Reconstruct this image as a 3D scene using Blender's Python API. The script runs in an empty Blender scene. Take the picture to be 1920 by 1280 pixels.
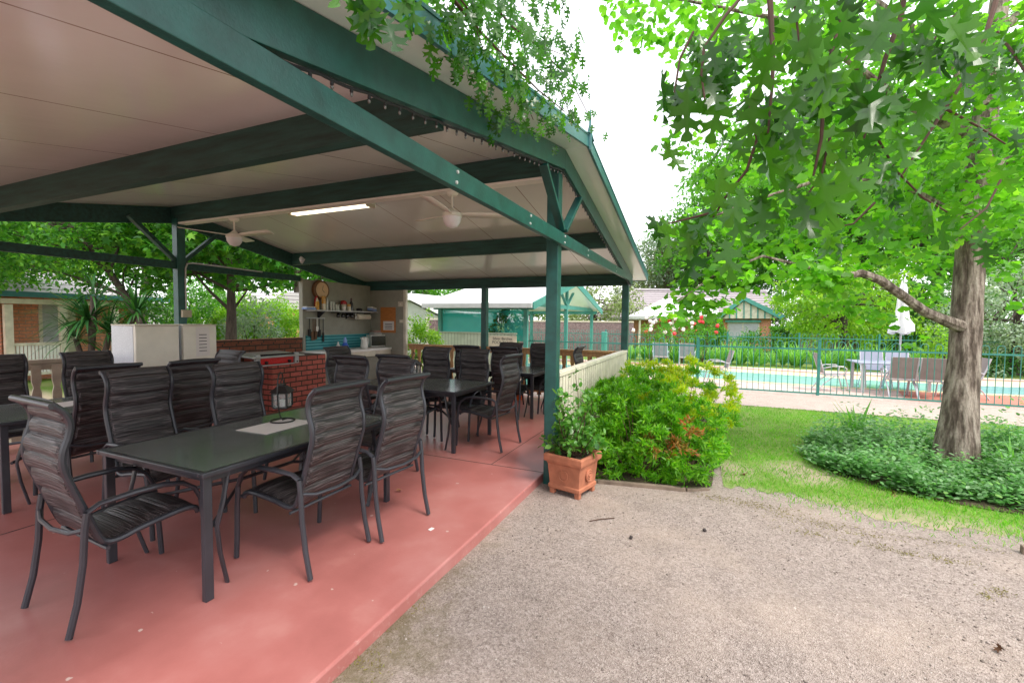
import bpy, bmesh, math, random
import numpy as np
from mathutils import Vector, Matrix
R = math.radians
random.seed(7); RNG = np.random.default_rng(11)
SC = bpy.context.scene
C = SC.collection

# ------------------------------------------------------------------ camera
F_PX, YAW, PITCH, ROLL = 845.26, 0.4112, -0.0458, 0.0105
CAM = np.array([-4.148, -1.3797, 1.5])
_fw = np.array([math.cos(YAW)*math.cos(PITCH), math.sin(YAW)*math.cos(PITCH), math.sin(PITCH)])
_rt = np.array([math.sin(YAW), -math.cos(YAW), 0.0]); _up = np.cross(_rt, _fw)
_r2 = _rt*math.cos(ROLL)+_up*math.sin(ROLL); _u2 = -_rt*math.sin(ROLL)+_up*math.cos(ROLL)
cd = bpy.data.cameras.new('camera'); cam = bpy.data.objects.new('camera', cd); C.objects.link(cam)
cd.sensor_width = 36; cd.lens = F_PX/1920*36; cd.clip_start = 0.05; cd.clip_end = 2000
M = Matrix(((_r2[0], _u2[0], -_fw[0], CAM[0]), (_r2[1], _u2[1], -_fw[1], CAM[1]), (_r2[2], _u2[2], -_fw[2], CAM[2]), (0, 0, 0, 1)))
cam.matrix_world = M
SC.camera = cam
def at(px, py, dep):
    'world point seen at photo pixel (px, py) (1920 wide) at a given depth'
    return CAM + dep*(_fw + (px-960)/F_PX*_r2 - (py-640)/F_PX*_u2)
def onz(px, py, z):
    d = at(px, py, 1)-CAM; return CAM + d*((z-CAM[2])/d[2])
def onX(px, py, X):
    d = at(px, py, 1)-CAM; return CAM + d*((X-CAM[0])/d[0])
def onY(px, py, Y):
    d = at(px, py, 1)-CAM; return CAM + d*((Y-CAM[1])/d[1])

# ------------------------------------------------------------------ sky, sun, exposure
SUN_EL, SUN_AZ = 58, 205
w = bpy.data.worlds.new('World'); SC.world = w; w.use_nodes = True
nt = w.node_tree; bg = nt.nodes['Background']
sky = nt.nodes.new('ShaderNodeTexSky'); sky.sky_type = 'NISHITA'; sky.sun_disc = False
sky.sun_elevation = R(SUN_EL); sky.sun_rotation = R(SUN_AZ); sky.dust_density = 2; sky.air_density = 1.0
mx = nt.nodes.new('ShaderNodeMix'); mx.data_type = 'RGBA'; mx.inputs[0].default_value = 0.80
nt.links.new(sky.outputs[0], mx.inputs[6])
mx.inputs[7].default_value = (6.6, 6.55, 6.7, 1)          # an even bright cloud layer over the clear sky
nt.links.new(mx.outputs[2], bg.inputs[0])
bg.inputs[1].default_value = 0.15
sl = bpy.data.lights.new('sun', 'SUN'); sl.energy = 1.5; sl.angle = R(18); sl.color = (1, .95, .87)
so = bpy.data.objects.new('sun', sl); C.objects.link(so)
# sky sun_rotation: azimuth measured from +Y, clockwise seen from above
sd = Vector((math.sin(R(SUN_AZ))*math.cos(R(SUN_EL)), math.cos(R(SUN_AZ))*math.cos(R(SUN_EL)), math.sin(R(SUN_EL))))
so.rotation_euler = (-sd).to_track_quat('-Z', 'Y').to_euler(); so.location = (0, 0, 30)
SC.view_settings.view_transform = 'Standard'; SC.view_settings.look = 'None'
SC.view_settings.exposure = 1.3; SC.view_settings.gamma = 1.0; SC.view_settings.use_curve_mapping = False
try:
    SC.cycles.max_bounces = 8; SC.cycles.diffuse_bounces = 5; SC.cycles.transparent_max_bounces = 8
    SC.cycles.caustics_reflective = False; SC.cycles.caustics_refractive = False
    SC.cycles.sample_clamp_indirect = 6.0
    SC.cycles.use_denoising = True
except Exception: pass

# ------------------------------------------------------------------ materials
MATS = {}; GZ0 = -.08
def _nodes(name):
    m = bpy.data.materials.new(name); m.use_nodes = True; MATS[name] = m
    t = m.node_tree; b = t.nodes['Principled BSDF']; return m, t, b
def N(t, kind, **kw):
    n = t.nodes.new(kind)
    for k, v in kw.items():
        if k.startswith('i'): n.inputs[int(k[1:])].default_value = v
        else: setattr(n, k, v)
    return n
def ramp(t, fac, stops):
    r = t.nodes.new('ShaderNodeValToRGB'); e = r.color_ramp.elements
    while len(e) < len(stops): e.new(0.5)
    for el, (p, c) in zip(e, stops): el.position = p; el.color = (*c, 1) if len(c) == 3 else c
    t.links.new(fac, r.inputs[0]); return r.outputs[0]
def coords(t, scale=(1, 1, 1), kind='Object'):
    tc = t.nodes.new('ShaderNodeTexCoord'); mp = t.nodes.new('ShaderNodeMapping'); mp.inputs['Scale'].default_value = scale
    t.links.new(tc.outputs[kind], mp.inputs[0]); return mp.outputs[0]
def noise(t, vec, scale, detail=4, rough=.55):
    n = t.nodes.new('ShaderNodeTexNoise'); n.inputs['Scale'].default_value = scale
    n.inputs['Detail'].default_value = detail; n.inputs['Roughness'].default_value = rough
    t.links.new(vec, n.inputs['Vector']); return n.outputs['Fac']
def bump(t, b, h, strength=.3, dist=.01):
    bp = t.nodes.new('ShaderNodeBump'); bp.inputs['Strength'].default_value = strength; bp.inputs['Distance'].default_value = dist
    t.links.new(h, bp.inputs['Height']); t.links.new(bp.outputs[0], b.inputs['Normal'])
def mixc(t, fac, a, b, mode='MIX'):
    m = t.nodes.new('ShaderNodeMix'); m.data_type = 'RGBA'; m.blend_type = mode
    for s, v in ((0, fac), (6, a), (7, b)):
        if hasattr(v, 'is_linked') or hasattr(v, 'links'): t.links.new(v, m.inputs[s])
        else: m.inputs[s].default_value = v if s == 0 else (*v, 1)
    return m.outputs[2]
def dark(c, k): return tuple(x*k for x in c)
def mat(name, col, rough=.5, metal=0, var=.18, vscale=6, bscale=60, bstr=.12, stretch=(1, 1, 1), spec=.5, col2=None, emit=None):
    'plain painted / plastic / metal surface with mottling, slight gloss change and fine bump'
    m, t, b = _nodes(name)
    v = coords(t, stretch); f = noise(t, v, vscale, 5)
    c = ramp(t, f, [(.3, dark(col, 1-var)), (.7, col2 or dark(col, 1+var*.6))])
    t.links.new(c, b.inputs['Base Color'])
    b.inputs['Metallic'].default_value = metal; b.inputs['Specular IOR Level'].default_value = spec
    f2 = noise(t, v, bscale, 3)
    r = t.nodes.new('ShaderNodeMapRange'); r.inputs[3].default_value = max(.03, rough-.08); r.inputs[4].default_value = min(1, rough+.1)
    t.links.new(f2, r.inputs[0]); t.links.new(r.outputs[0], b.inputs['Roughness'])
    if bstr: bump(t, b, f2, bstr, .004)
    if emit: b.inputs['Emission Color'].default_value = (*emit[0], 1); b.inputs['Emission Strength'].default_value = emit[1]
    return m
def leafmat(name, cols, trans=.45, rough=.42, tint=1.35, spec=.45):
    'leaf surface: a colour of its own for every leaf, and light coming through it'
    m, t, b = _nodes(name)
    g = t.nodes.new('ShaderNodeNewGeometry')
    n = len(cols); c = ramp(t, g.outputs['Random Per Island'], [(i/(n-1) if n > 1 else 0, k) for i, k in enumerate(cols)])
    v = coords(t); f = noise(t, v, 1.7, 3)
    hs = t.nodes.new('ShaderNodeHueSaturation'); t.links.new(c, hs.inputs['Color'])
    mr = t.nodes.new('ShaderNodeMapRange'); mr.inputs[1].default_value = .3; mr.inputs[2].default_value = .7; mr.inputs[3].default_value = .75; mr.inputs[4].default_value = 1.25
    t.links.new(f, mr.inputs[0]); t.links.new(mr.outputs[0], hs.inputs['Value'])
    t.links.new(hs.outputs[0], b.inputs['Base Color']); b.inputs['Roughness'].default_value = rough
    b.inputs['Specular IOR Level'].default_value = spec
    tr = t.nodes.new('ShaderNodeBsdfTranslucent'); ms = t.nodes.new('ShaderNodeMixShader'); ms.inputs[0].default_value = trans
    g2 = t.nodes.new('ShaderNodeGamma'); g2.inputs[1].default_value = .85
    mu = mixc(t, 1.0, hs.outputs[0], (tint, tint*1.08, tint*.6), 'MULTIPLY')
    t.links.new(mu, tr.inputs[0]); t.links.new(b.outputs[0], ms.inputs[1]); t.links.new(tr.outputs[0], ms.inputs[2])
    t.links.new(ms.outputs[0], t.nodes['Material Output'].inputs['Surface'])
    return m
def brickmat(name, c1, c2, mortar, scale=1.0, bw_=.23, bh=.086, ms=.011):
    m, t, b = _nodes(name)
    tc = t.nodes.new('ShaderNodeTexCoord'); sp = t.nodes.new('ShaderNodeSeparateXYZ'); t.links.new(tc.outputs['Object'], sp.inputs[0])
    ad = N(t, 'ShaderNodeMath', operation='ADD'); t.links.new(sp.outputs[0], ad.inputs[0]); t.links.new(sp.outputs[1], ad.inputs[1])
    cb = t.nodes.new('ShaderNodeCombineXYZ'); t.links.new(ad.outputs[0], cb.inputs[0]); t.links.new(sp.outputs[2], cb.inputs[1])
    br = t.nodes.new('ShaderNodeTexBrick'); t.links.new(cb.outputs[0], br.inputs['Vector'])
    br.inputs['Color1'].default_value = (*c1, 1); br.inputs['Color2'].default_value = (*c2, 1); br.inputs['Mortar'].default_value = (*mortar, 1)
    br.inputs['Scale'].default_value = scale; br.inputs['Mortar Size'].default_value = ms; br.inputs['Brick Width'].default_value = bw_; br.inputs['Row Height'].default_value = bh
    br.inputs['Mortar Smooth'].default_value = .15; br.inputs['Bias'].default_value = -.1
    f = noise(t, tc.outputs['Object'], 22, 5)
    c = mixc(t, .45, br.outputs['Color'], ramp(t, f, [(.3, (.45, .45, .45)), (.7, (1.25, 1.2, 1.2))]), 'MULTIPLY')
    t.links.new(c, b.inputs['Base Color']); b.inputs['Roughness'].default_value = .85
    inv = N(t, 'ShaderNodeMath', operation='SUBTRACT', i0=1.0); t.links.new(br.outputs['Fac'], inv.inputs[1])
    bump(t, b, inv.outputs[0], .6, .006); return m
def stripemat(name, col, axis, period, wid, linecol, rough=.5, hstr=.5, var=.12, soft=False):
    'surface with regular grooves (boards, roof courses, corrugation) along one axis'
    m, t, b = _nodes(name)
    tc = t.nodes.new('ShaderNodeTexCoord'); sp = t.nodes.new('ShaderNodeSeparateXYZ'); t.links.new(tc.outputs['Object'], sp.inputs[0])
    dv = N(t, 'ShaderNodeMath', operation='DIVIDE', i1=period); t.links.new(sp.outputs[axis], dv.inputs[0])
    fr = N(t, 'ShaderNodeMath', operation='FRACT'); t.links.new(dv.outputs[0], fr.inputs[0])
    lt = N(t, 'ShaderNodeMath', operation='LESS_THAN', i1=wid/period); t.links.new(fr.outputs[0], lt.inputs[0])
    f = noise(t, tc.outputs['Object'], 5, 5); c = ramp(t, f, [(.3, dark(col, 1-var)), (.7, dark(col, 1+var))])
    t.links.new(mixc(t, lt.outputs[0], c, linecol), b.inputs['Base Color']); b.inputs['Roughness'].default_value = rough
    inv = N(t, 'ShaderNodeMath', operation='SUBTRACT', i0=1.0); t.links.new(lt.outputs[0], inv.inputs[1])
    h = fr.outputs[0] if soft else inv.outputs[0]
    bump(t, b, h, hstr, .01); return m

mat('green', (.011, .082, .072), .38, var=.35, vscale=9, bscale=90, bstr=.25)
mat('green_sawn', (.014, .066, .055), .62, var=.5, vscale=4, bscale=120, bstr=.5, stretch=(6, .6, 6))
mat('green_trim', (.045, .16, .17), .3, var=.2)
mat('cream', (.66, .61, .49), .5, var=.2, bstr=.2)
mat('cream_dark', (.42, .36, .27), .6, var=.25)
mat('white_paint', (.82, .81, .77), .4, var=.08)
mat('white_plastic', (.82, .80, .74), .35, var=.06)
mat('fridge_white', (.78, .76, .66), .3, var=.07)
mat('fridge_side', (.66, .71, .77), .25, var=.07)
mat('paper', (.74, .71, .68), .8, var=.05)
mat('ink', (.05, .05, .06), .7)
mat('charcoal', (.032, .034, .042), .33, var=.2, spec=.5)
mat('black_metal', (.012, .012, .012), .4, var=.3)
mat('rubber', (.02, .02, .022), .8)
mat('steel', (.50, .50, .48), .32, metal=.9, var=.15)
mat('steel_paint', (.46, .47, .46), .4, var=.1)
mat('alu', (.62, .64, .68), .28, metal=.7, var=.08)
mat('red_enamel', (.62, .012, .012), .28, var=.15)
mat('kitchen_wall', (.30, .295, .24), .55, var=.12, bstr=.1)
mat('wood_orange', (.52, .19, .045), .5, var=.25, vscale=8, stretch=(1, 1, 6))
mat('wood_natural', (.52, .30, .13), .6, var=.3, vscale=7, stretch=(5, 5, .8))
mat('wood_brown', (.16, .065, .02), .45, var=.4, vscale=12)
mat('wood_grey', (.20, .15, .11), .85, var=.4, vscale=9, bstr=.5)
mat('clock_face', (.70, .47, .27), .5, var=.12)
mat('mustard', (.62, .30, .02), .3); mat('tin_white', (.7, .66, .5), .3); mat('red_gloss', (.42, .02, .025), .25)
mat('dark_red', (.09, .012, .012), .2); mat('glass_grey', (.46, .48, .44), .12, var=.2, spec=.8); mat('blue_plastic', (.03, .13, .62), .3)
mat('blue_pale', (.25, .38, .72), .4); mat('toast', (.45, .28, .24), .4); mat('orange_plastic', (.75, .13, .015), .35)
mat('black_glass', (.008, .008, .012), .1, spec=.8, bstr=0)
mat('terracotta', (.42, .15, .08), .8, var=.3, vscale=7, bscale=50, bstr=.3)
mat('soil', (.05, .033, .02), .95, var=.5, vscale=30, bscale=70, bstr=.8)
mat('sage', (.46, .52, .41), .6, var=.12)
mat('aqua_wood', (.06, .26, .215), .45, var=.15)
mat('fence_green', (.035, .20, .17), .35, var=.15)
mat('roof_white', (.80, .79, .80), .4, var=.05)
mat('shed_wall', (.40, .42, .37), .7, var=.1)
mat('pool_grey', (.26, .21, .20), .7, var=.15); mat('pool_silver', (.50, .49, .53), .35, var=.08, metal=.4); mat('pool_pale', (.29, .31, .40), .6, var=.08)
mat('canvas', (.72, .71, .72), .75, var=.12); mat('leaf_brown', (.16, .07, .03), .7); mat('leaf_tan', (.42, .20, .09), .7)
def stone():
    m, t, b = _nodes('stone_chip'); g = t.nodes.new('ShaderNodeNewGeometry')
    t.links.new(ramp(t, g.outputs['Random Per Island'], [(0, (.15, .12, .10)), (.4, (.27, .22, .19)), (.75, (.36, .30, .27)), (1, (.50, .45, .41))]), b.inputs['Base Color']); b.inputs['Roughness'].default_value = .9
stone()
mat('nut', (.03, .02, .018), .6)
mat('bark_grey', (.17, .125, .095), .95, var=.5, vscale=14, bscale=26, bstr=.9, stretch=(2, 2, .5))
def bark():
    m, t, b = _nodes('bark_furrowed')
    f = noise(t, coords(t, (1, 1, .20)), 17, 5, .6); g = noise(t, coords(t), 45, 5); h0 = noise(t, coords(t, (1, 1, .5)), 2.2, 3)
    c = ramp(t, f, [(.38, (.085, .062, .047)), (.47, (.17, .132, .105)), (.55, (.30, .25, .205)), (.66, (.40, .345, .29))])
    c = mixc(t, .5, c, ramp(t, g, [(.3, (.6, .57, .55)), (.7, (1.2, 1.2, 1.2))]), 'MULTIPLY')
    c = mixc(t, .5, c, ramp(t, h0, [(.35, (.75, .72, .7)), (.65, (1.15, 1.15, 1.15))]), 'MULTIPLY')
    t.links.new(c, b.inputs['Base Color']); b.inputs['Roughness'].default_value = .95; bump(t, b, f, 1.0, .05)
bark()
mat('bark_dark', (.07, .05, .04), .95, var=.5, vscale=12, bscale=30, bstr=.8, stretch=(2, 2, .4))
mat('twig', (.075, .035, .02), .8, var=.35, vscale=30)
mat('render_cream', (.56, .50, .38), .7, var=.08)
mat('window_blind', (.42, .42, .46), .3, var=.1)
mat('plank_dark', (.05, .045, .04), .6)
mat('tube_lit', (.9, .88, .75), .4, emit=((1, .88, .62), 1.1))
mat('lamp_white', (.8, .8, .85), .3, var=.02)
mat('bulb_glass', (.12, .12, .115), .15, spec=.8)
mat('rose_red', (.62, .03, .035), .5); mat('rose_white', (.78, .66, .64), .5)
mat('rock', (.20, .18, .16), .9, var=.4, vscale=12, bstr=.6)
brickmat('brick_bbq', (.58, .155, .12), (.44, .11, .08), (.065, .05, .035))
brickmat('brick_wall', (.30, .10, .055), (.20, .065, .035), (.06, .05, .035))
brickmat('brick_house', (.80, .33, .20), (.70, .26, .155), (.46, .29, .23))
stripemat('roof_tile', (.34, .30, .31), 2, .17, .05, (.12, .10, .11), .75, .9)
stripemat('roof_tile_pale', (.46, .42, .44), 2, .16, .035, (.24, .21, .22), .75, .9)
stripemat('boards_sage', (.46, .52, .41), 1, .095, .012, (.22, .26, .2), .6)
stripemat('splash_teal', (.025, .20, .23), 2, .058, .02, (.10, .42, .44), .25)

def ceiling_mat():
    m, t, b = _nodes('ceiling_panel')
    tc = t.nodes.new('ShaderNodeTexCoord'); sp = t.nodes.new('ShaderNodeSeparateXYZ'); t.links.new(tc.outputs['Object'], sp.inputs[0])
    ad = N(t, 'ShaderNodeMath', operation='ADD', i1=.35); t.links.new(sp.outputs[1], ad.inputs[0])
    fr = N(t, 'ShaderNodeMath', operation='FRACT'); t.links.new(ad.outputs[0], fr.inputs[0])
    lt = N(t, 'ShaderNodeMath', operation='LESS_THAN', i1=.009); t.links.new(fr.outputs[0], lt.inputs[0])
    f = noise(t, tc.outputs['Object'], 2.2, 5); c = ramp(t, f, [(.3, (.75, .79, .78)), (.7, (.81, .85, .84))])
    t.links.new(mixc(t, lt.outputs[0], c, (.30, .24, .20)), b.inputs['Base Color'])
    f2 = noise(t, coords(t, (1, 30, 1)), 3, 2)
    mr = t.nodes.new('ShaderNodeMapRange'); mr.inputs[3].default_value = .13; mr.inputs[4].default_value = .28
    t.links.new(f2, mr.inputs[0]); t.links.new(mr.outputs[0], b.inputs['Roughness'])
    b.inputs['Specular IOR Level'].default_value = 1.0; b.inputs['Coat Weight'].default_value = .35; b.inputs['Coat Roughness'].default_value = .14
    bump(t, b, noise(t, coords(t, (.3, 1, 1)), 9, 2), .06, .01)
ceiling_mat()
def fabric_mat():
    m, t, b = _nodes('sling_fabric')
    v = coords(t, (1.1, 150, 150)); f = noise(t, v, 1.0, 2, .5)
    v2 = coords(t, (1, 1, 1)); g = noise(t, v2, 7, 3)
    c = ramp(t, f, [(.34, (.008, .007, .008)), (.50, (.034, .029, .031)), (.66, (.125, .107, .107))])
    t.links.new(mixc(t, .35, c, ramp(t, g, [(.3, (.5, .5, .5)), (.7, (1.2, 1.15, 1.15))]), 'MULTIPLY'), b.inputs['Base Color'])
    b.inputs['Roughness'].default_value = .42; bump(t, b, f, 1.0, .006); return m
fabric_mat()
def glass_top():
    m, t, b = _nodes('table_glass')
    v = coords(t); f = noise(t, v, 5, 6); f3 = noise(t, v, 160, 2)
    c = ramp(t, f, [(.35, (.115, .132, .125)), (.7, (.15, .17, .16))]); t.links.new(c, b.inputs['Base Color'])
    mr = t.nodes.new('ShaderNodeMapRange'); mr.inputs[3].default_value = .12; mr.inputs[4].default_value = .30
    t.links.new(f, mr.inputs[0]); t.links.new(mr.outputs[0], b.inputs['Roughness']); b.inputs['Specular IOR Level'].default_value = 1.0; b.inputs['Coat Weight'].default_value = .4; b.inputs['Coat Roughness'].default_value = .12
    bump(t, b, f3, .15, .002)
glass_top()
def slab_mat():
    m, t, b = _nodes('slab_red')
    tc = t.nodes.new('ShaderNodeTexCoord'); o = tc.outputs['Object']
    f = noise(t, o, 1.3, 6, .6); f2 = noise(t, o, 2.6, 4, .6); f3 = noise(t, o, 70, 3)
    c = ramp(t, f, [(.3, (.32, .108, .096)), (.5, (.40, .142, .128)), (.72, (.46, .20, .185))])
    c = mixc(t, ramp(t, f2, [(.55, (0, 0, 0)), (.80, (.28, .28, .28))]), c, (.50, .26, .22))
    # worn paint: pale chips, and scuffs along the front edge
    vo = t.nodes.new('ShaderNodeTexVoronoi'); vo.voronoi_dimensions = '2D'; vo.inputs['Scale'].default_value = 3.4; nz_ = t.nodes.new('ShaderNodeTexNoise'); nz_.inputs['Scale'].default_value = 38; t.links.new(o, nz_.inputs['Vector']); va_ = t.nodes.new('ShaderNodeVectorMath'); va_.operation = 'MULTIPLY_ADD'; va_.inputs[1].default_value = (.035, .035, 0); t.links.new(nz_.outputs['Color'], va_.inputs[0]); t.links.new(o, va_.inputs[2]); t.links.new(va_.outputs[0], vo.inputs['Vector'])
    sc_ = t.nodes.new('ShaderNodeSeparateColor'); t.links.new(vo.outputs['Color'], sc_.inputs[0])
    chd = N(t, 'ShaderNodeMath', operation='MULTIPLY_ADD', i1=-.075, i2=.046); t.links.new(sc_.outputs[0], chd.inputs[0])      # each chip its own size, many none
    chl = N(t, 'ShaderNodeMath', operation='SUBTRACT'); t.links.new(chd.outputs[0], chl.inputs[0]); t.links.new(vo.outputs['Distance'], chl.inputs[1])
    ch = ramp(t, chl.outputs[0], [(.0, (0, 0, 0)), (.008, (.9, .9, .9))])
    c = mixc(t, ch, c, (.56, .42, .38))
    sp = t.nodes.new('ShaderNodeSeparateXYZ'); t.links.new(o, sp.inputs[0])
    mr = t.nodes.new('ShaderNodeMapRange'); mr.inputs[1].default_value = .24; mr.inputs[2].default_value = .05; t.links.new(sp.outputs[1], mr.inputs[0])
    f4 = noise(t, o, 26, 6, .75)
    mm = N(t, 'ShaderNodeMath', operation='MULTIPLY'); t.links.new(mr.outputs[0], mm.inputs[0]); t.links.new(f4, mm.inputs[1])
    c = mixc(t, ramp(t, mm.outputs[0], [(.46, (0, 0, 0)), (.60, (.6, .6, .6))]), c, (.52, .33, .30))
    t.links.new(c, b.inputs['Base Color'])
    mr2 = t.nodes.new('ShaderNodeMapRange'); mr2.inputs[3].default_value = .22; mr2.inputs[4].default_value = .46
    t.links.new(f2, mr2.inputs[0]); t.links.new(mr2.outputs[0], b.inputs['Roughness'])
    bump(t, b, f3, .12, .004)
slab_mat()
def gravel_mat(name, pal, patch, sc=1.0, patchamt=.5):
    m, t, b = _nodes(name)
    tc = t.nodes.new('ShaderNodeTexCoord'); o = tc.outputs['Object']
    v1 = t.nodes.new('ShaderNodeTexVoronoi'); v1.inputs['Scale'].default_value = 105*sc; t.links.new(o, v1.inputs['Vector'])
    v2 = t.nodes.new('ShaderNodeTexVoronoi'); v2.inputs['Scale'].default_value = 48*sc; t.links.new(o, v2.inputs['Vector'])
    sp = t.nodes.new('ShaderNodeSeparateColor'); t.links.new(v1.outputs['Color'], sp.inputs[0])
    c = ramp(t, sp.outputs[0], [(i/(len(pal)-1), k) for i, k in enumerate(pal)])
    sp2 = t.nodes.new('ShaderNodeSeparateColor'); t.links.new(v2.outputs['Color'], sp2.inputs[0])
    c = mixc(t, .35, c, ramp(t, sp2.outputs[1], [(0, dark(pal[0], .9)), (1, pal[-1])]))
    f = noise(t, o, .9, 6, .62); f2 = noise(t, o, 5, 5, .65)
    c = mixc(t, ramp(t, f, [(.45, (0, 0, 0)), (.68, (patchamt,)*3)]), c, patch)
    c = mixc(t, .5, c, ramp(t, f2, [(.25, (.72, .72, .72)), (.75, (1.18, 1.18, 1.18))]), 'MULTIPLY')
    if name == 'gravel':       # dirt and moss gathered along the foot of the slab
        sp3 = t.nodes.new('ShaderNodeSeparateXYZ'); t.links.new(o, sp3.inputs[0])
        my = t.nodes.new('ShaderNodeMapRange'); my.inputs[1].default_value = -.75; my.inputs[2].default_value = .10; t.links.new(sp3.outputs[1], my.inputs[0])
        mxn = t.nodes.new('ShaderNodeMapRange'); mxn.inputs[1].default_value = -.4; mxn.inputs[2].default_value = -2.4; mxn.inputs[3].default_value = .35; mxn.inputs[4].default_value = 1.0; t.links.new(sp3.outputs[0], mxn.inputs[0])
        a1 = N(t, 'ShaderNodeMath', operation='MULTIPLY'); t.links.new(my.outputs[0], a1.inputs[0]); t.links.new(noise(t, o, 7, 6, .7), a1.inputs[1])
        a2 = N(t, 'ShaderNodeMath', operation='MULTIPLY'); t.links.new(a1.outputs[0], a2.inputs[0]); t.links.new(mxn.outputs[0], a2.inputs[1])
        c = mixc(t, ramp(t, a2.outputs[0], [(.26, (0, 0, 0)), (.50, (.7, .7, .7))]), c, (.115, .095, .04))
    if name == 'lawn_soil':    # worn sandy spots, and thin dry turf along the gravel side
        sp4 = t.nodes.new('ShaderNodeSeparateXYZ'); t.links.new(o, sp4.inputs[0]); nn = noise(t, o, 6, 5, .7)
        acc = None
        for (px_, py_, rad_) in ((1500, 885, .62), (1352, 880, .60)):
            q = onz(px_, py_, GZ0); vd = t.nodes.new('ShaderNodeVectorMath'); vd.operation = 'DISTANCE'; t.links.new(o, vd.inputs[0]); vd.inputs[1].default_value = (q[0], q[1], GZ0)
            m1 = t.nodes.new('ShaderNodeMapRange'); m1.inputs[1].default_value = rad_; m1.inputs[2].default_value = .1; t.links.new(vd.outputs['Value'], m1.inputs[0])
            if acc is None: acc = m1.outputs[0]
            else:
                mm_ = N(t, 'ShaderNodeMath', operation='MAXIMUM'); t.links.new(acc, mm_.inputs[0]); t.links.new(m1.outputs[0], mm_.inputs[1]); acc = mm_.outputs[0]
        ed = t.nodes.new('ShaderNodeMapRange'); ed.inputs[1].default_value = 1.0; ed.inputs[2].default_value = .25; t.links.new(sp4.outputs[0], ed.inputs[0])
        mm_ = N(t, 'ShaderNodeMath', operation='MAXIMUM'); t.links.new(acc, mm_.inputs[0]); t.links.new(ed.outputs[0], mm_.inputs[1])
        m2 = N(t, 'ShaderNodeMath', operation='MULTIPLY'); t.links.new(mm_.outputs[0], m2.inputs[0]); t.links.new(nn, m2.inputs[1])
        c = mixc(t, ramp(t, m2.outputs[0], [(.14, (0, 0, 0)), (.40, (.92, .92, .92))]), c, (.36, .29, .215))
    t.links.new(c, b.inputs['Base Color']); b.inputs['Roughness'].default_value = .95; b.inputs['Specular IOR Level'].default_value = .2
    bump(t, b, v1.outputs['Distance'], .7, .008); return m
gravel_mat('gravel', [(.17, .132, .115), (.28, .224, .198), (.35, .286, .257), (.46, .388, .355)], (.42, .33, .27), 1.4)
gravel_mat('gravel_path', [(.36, .28, .245), (.44, .36, .315), (.50, .42, .37)], (.50, .41, .36))
gravel_mat('paver', [(.56, .40, .35), (.62, .47, .42), (.66, .52, .47)], (.66, .52, .48), .3)
gravel_mat('paver_red', [(.46, .17, .12), (.52, .20, .15), (.50, .22, .17)], (.52, .24, .2), .3)
gravel_mat('paver_yellow', [(.70, .58, .30), (.72, .62, .34), (.74, .66, .42)], (.74, .64, .42), .3)
gravel_mat('bare_earth', [(.27, .22, .165), (.36, .30, .235), (.42, .35, .28)], (.36, .30, .2), .9)
leafmat('moss_tuft', [(.17, .14, .045), (.23, .18, .05), (.20, .20, .05), (.27, .21, .09)], .3)
gravel_mat('moss_soil', [(.10, .085, .03), (.17, .14, .04), (.22, .17, .06)], (.15, .15, .03), .8)
gravel_mat('lawn_soil', [(.10, .20, .025), (.15, .26, .035), (.20, .29, .07)], (.29, .28, .13), .5, .6)
gravel_mat('bed_soil', [(.05, .04, .025), (.08, .06, .04), (.12, .09, .06)], (.09, .07, .04), .6)
gravel_mat('brush_wood', [(.10, .07, .07), (.26, .18, .18), (.34, .25, .24)], (.2, .14, .14), .4)
def water_mat():
    m, t, b = _nodes('pool_water')
    v = coords(t); f = noise(t, v, 3, 4)
    t.links.new(ramp(t, f, [(.3, (.30, .62, .64)), (.7, (.42, .72, .73))]), b.inputs['Base Color']); b.inputs['Roughness'].default_value = .06
    bump(t, b, noise(t, v, 7, 3), .12, .02)
water_mat()
def mesh_cloth():
    m, t, b = _nodes('shade_cloth'); v = coords(t); f = noise(t, v, 2.5, 3)
    t.links.new(ramp(t, f, [(.3, (.03, .27, .24)), (.7, (.06, .38, .34))]), b.inputs['Base Color']); b.inputs['Roughness'].default_value = .6
    tr = t.nodes.new('ShaderNodeBsdfTransparent'); tl = t.nodes.new('ShaderNodeBsdfTranslucent'); tl.inputs[0].default_value = (.02, .5, .46, 1)
    a = t.nodes.new('ShaderNodeMixShader'); a.inputs[0].default_value = .5; t.links.new(b.outputs[0], a.inputs[1]); t.links.new(tl.outputs[0], a.inputs[2])
    c = t.nodes.new('ShaderNodeMixShader'); c.inputs[0].default_value = .22; t.links.new(a.outputs[0], c.inputs[1]); t.links.new(tr.outputs[0], c.inputs[2])
    t.links.new(c.outputs[0], t.nodes['Material Output'].inputs['Surface'])
mesh_cloth()
def clear_glass():
    m, t, b = _nodes('clear_glass'); b.inputs['Base Color'].default_value = (.5, .52, .5, 1); b.inputs['Roughness'].default_value = .05
    tr = t.nodes.new('ShaderNodeBsdfTransparent'); c = t.nodes.new('ShaderNodeMixShader'); c.inputs[0].default_value = .75
    t.links.new(b.outputs[0], c.inputs[1]); t.links.new(tr.outputs[0], c.inputs[2]); t.links.new(c.outputs[0], t.nodes['Material Output'].inputs['Surface'])
clear_glass()
leafmat('leaf_ginkgo', [(.09, .28, .014), (.13, .38, .02), (.19, .48, .03), (.11, .33, .04), (.27, .55, .04)], .58)
leafmat('leaf_oak', [(.022, .09, .014), (.035, .13, .010), (.06, .20, .012), (.04, .15, .02), (.12, .34, .015)], .55, .24, spec=.6)
leafmat('leaf_nandina', [(.12, .36, .012), (.18, .48, .015), (.07, .25, .015), (.30, .58, .018)], .5)
leafmat('leaf_gold', [(.42, .58, .010), (.66, .64, .012), (.30, .56, .012), (.56, .62, .015)], .4)
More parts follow.
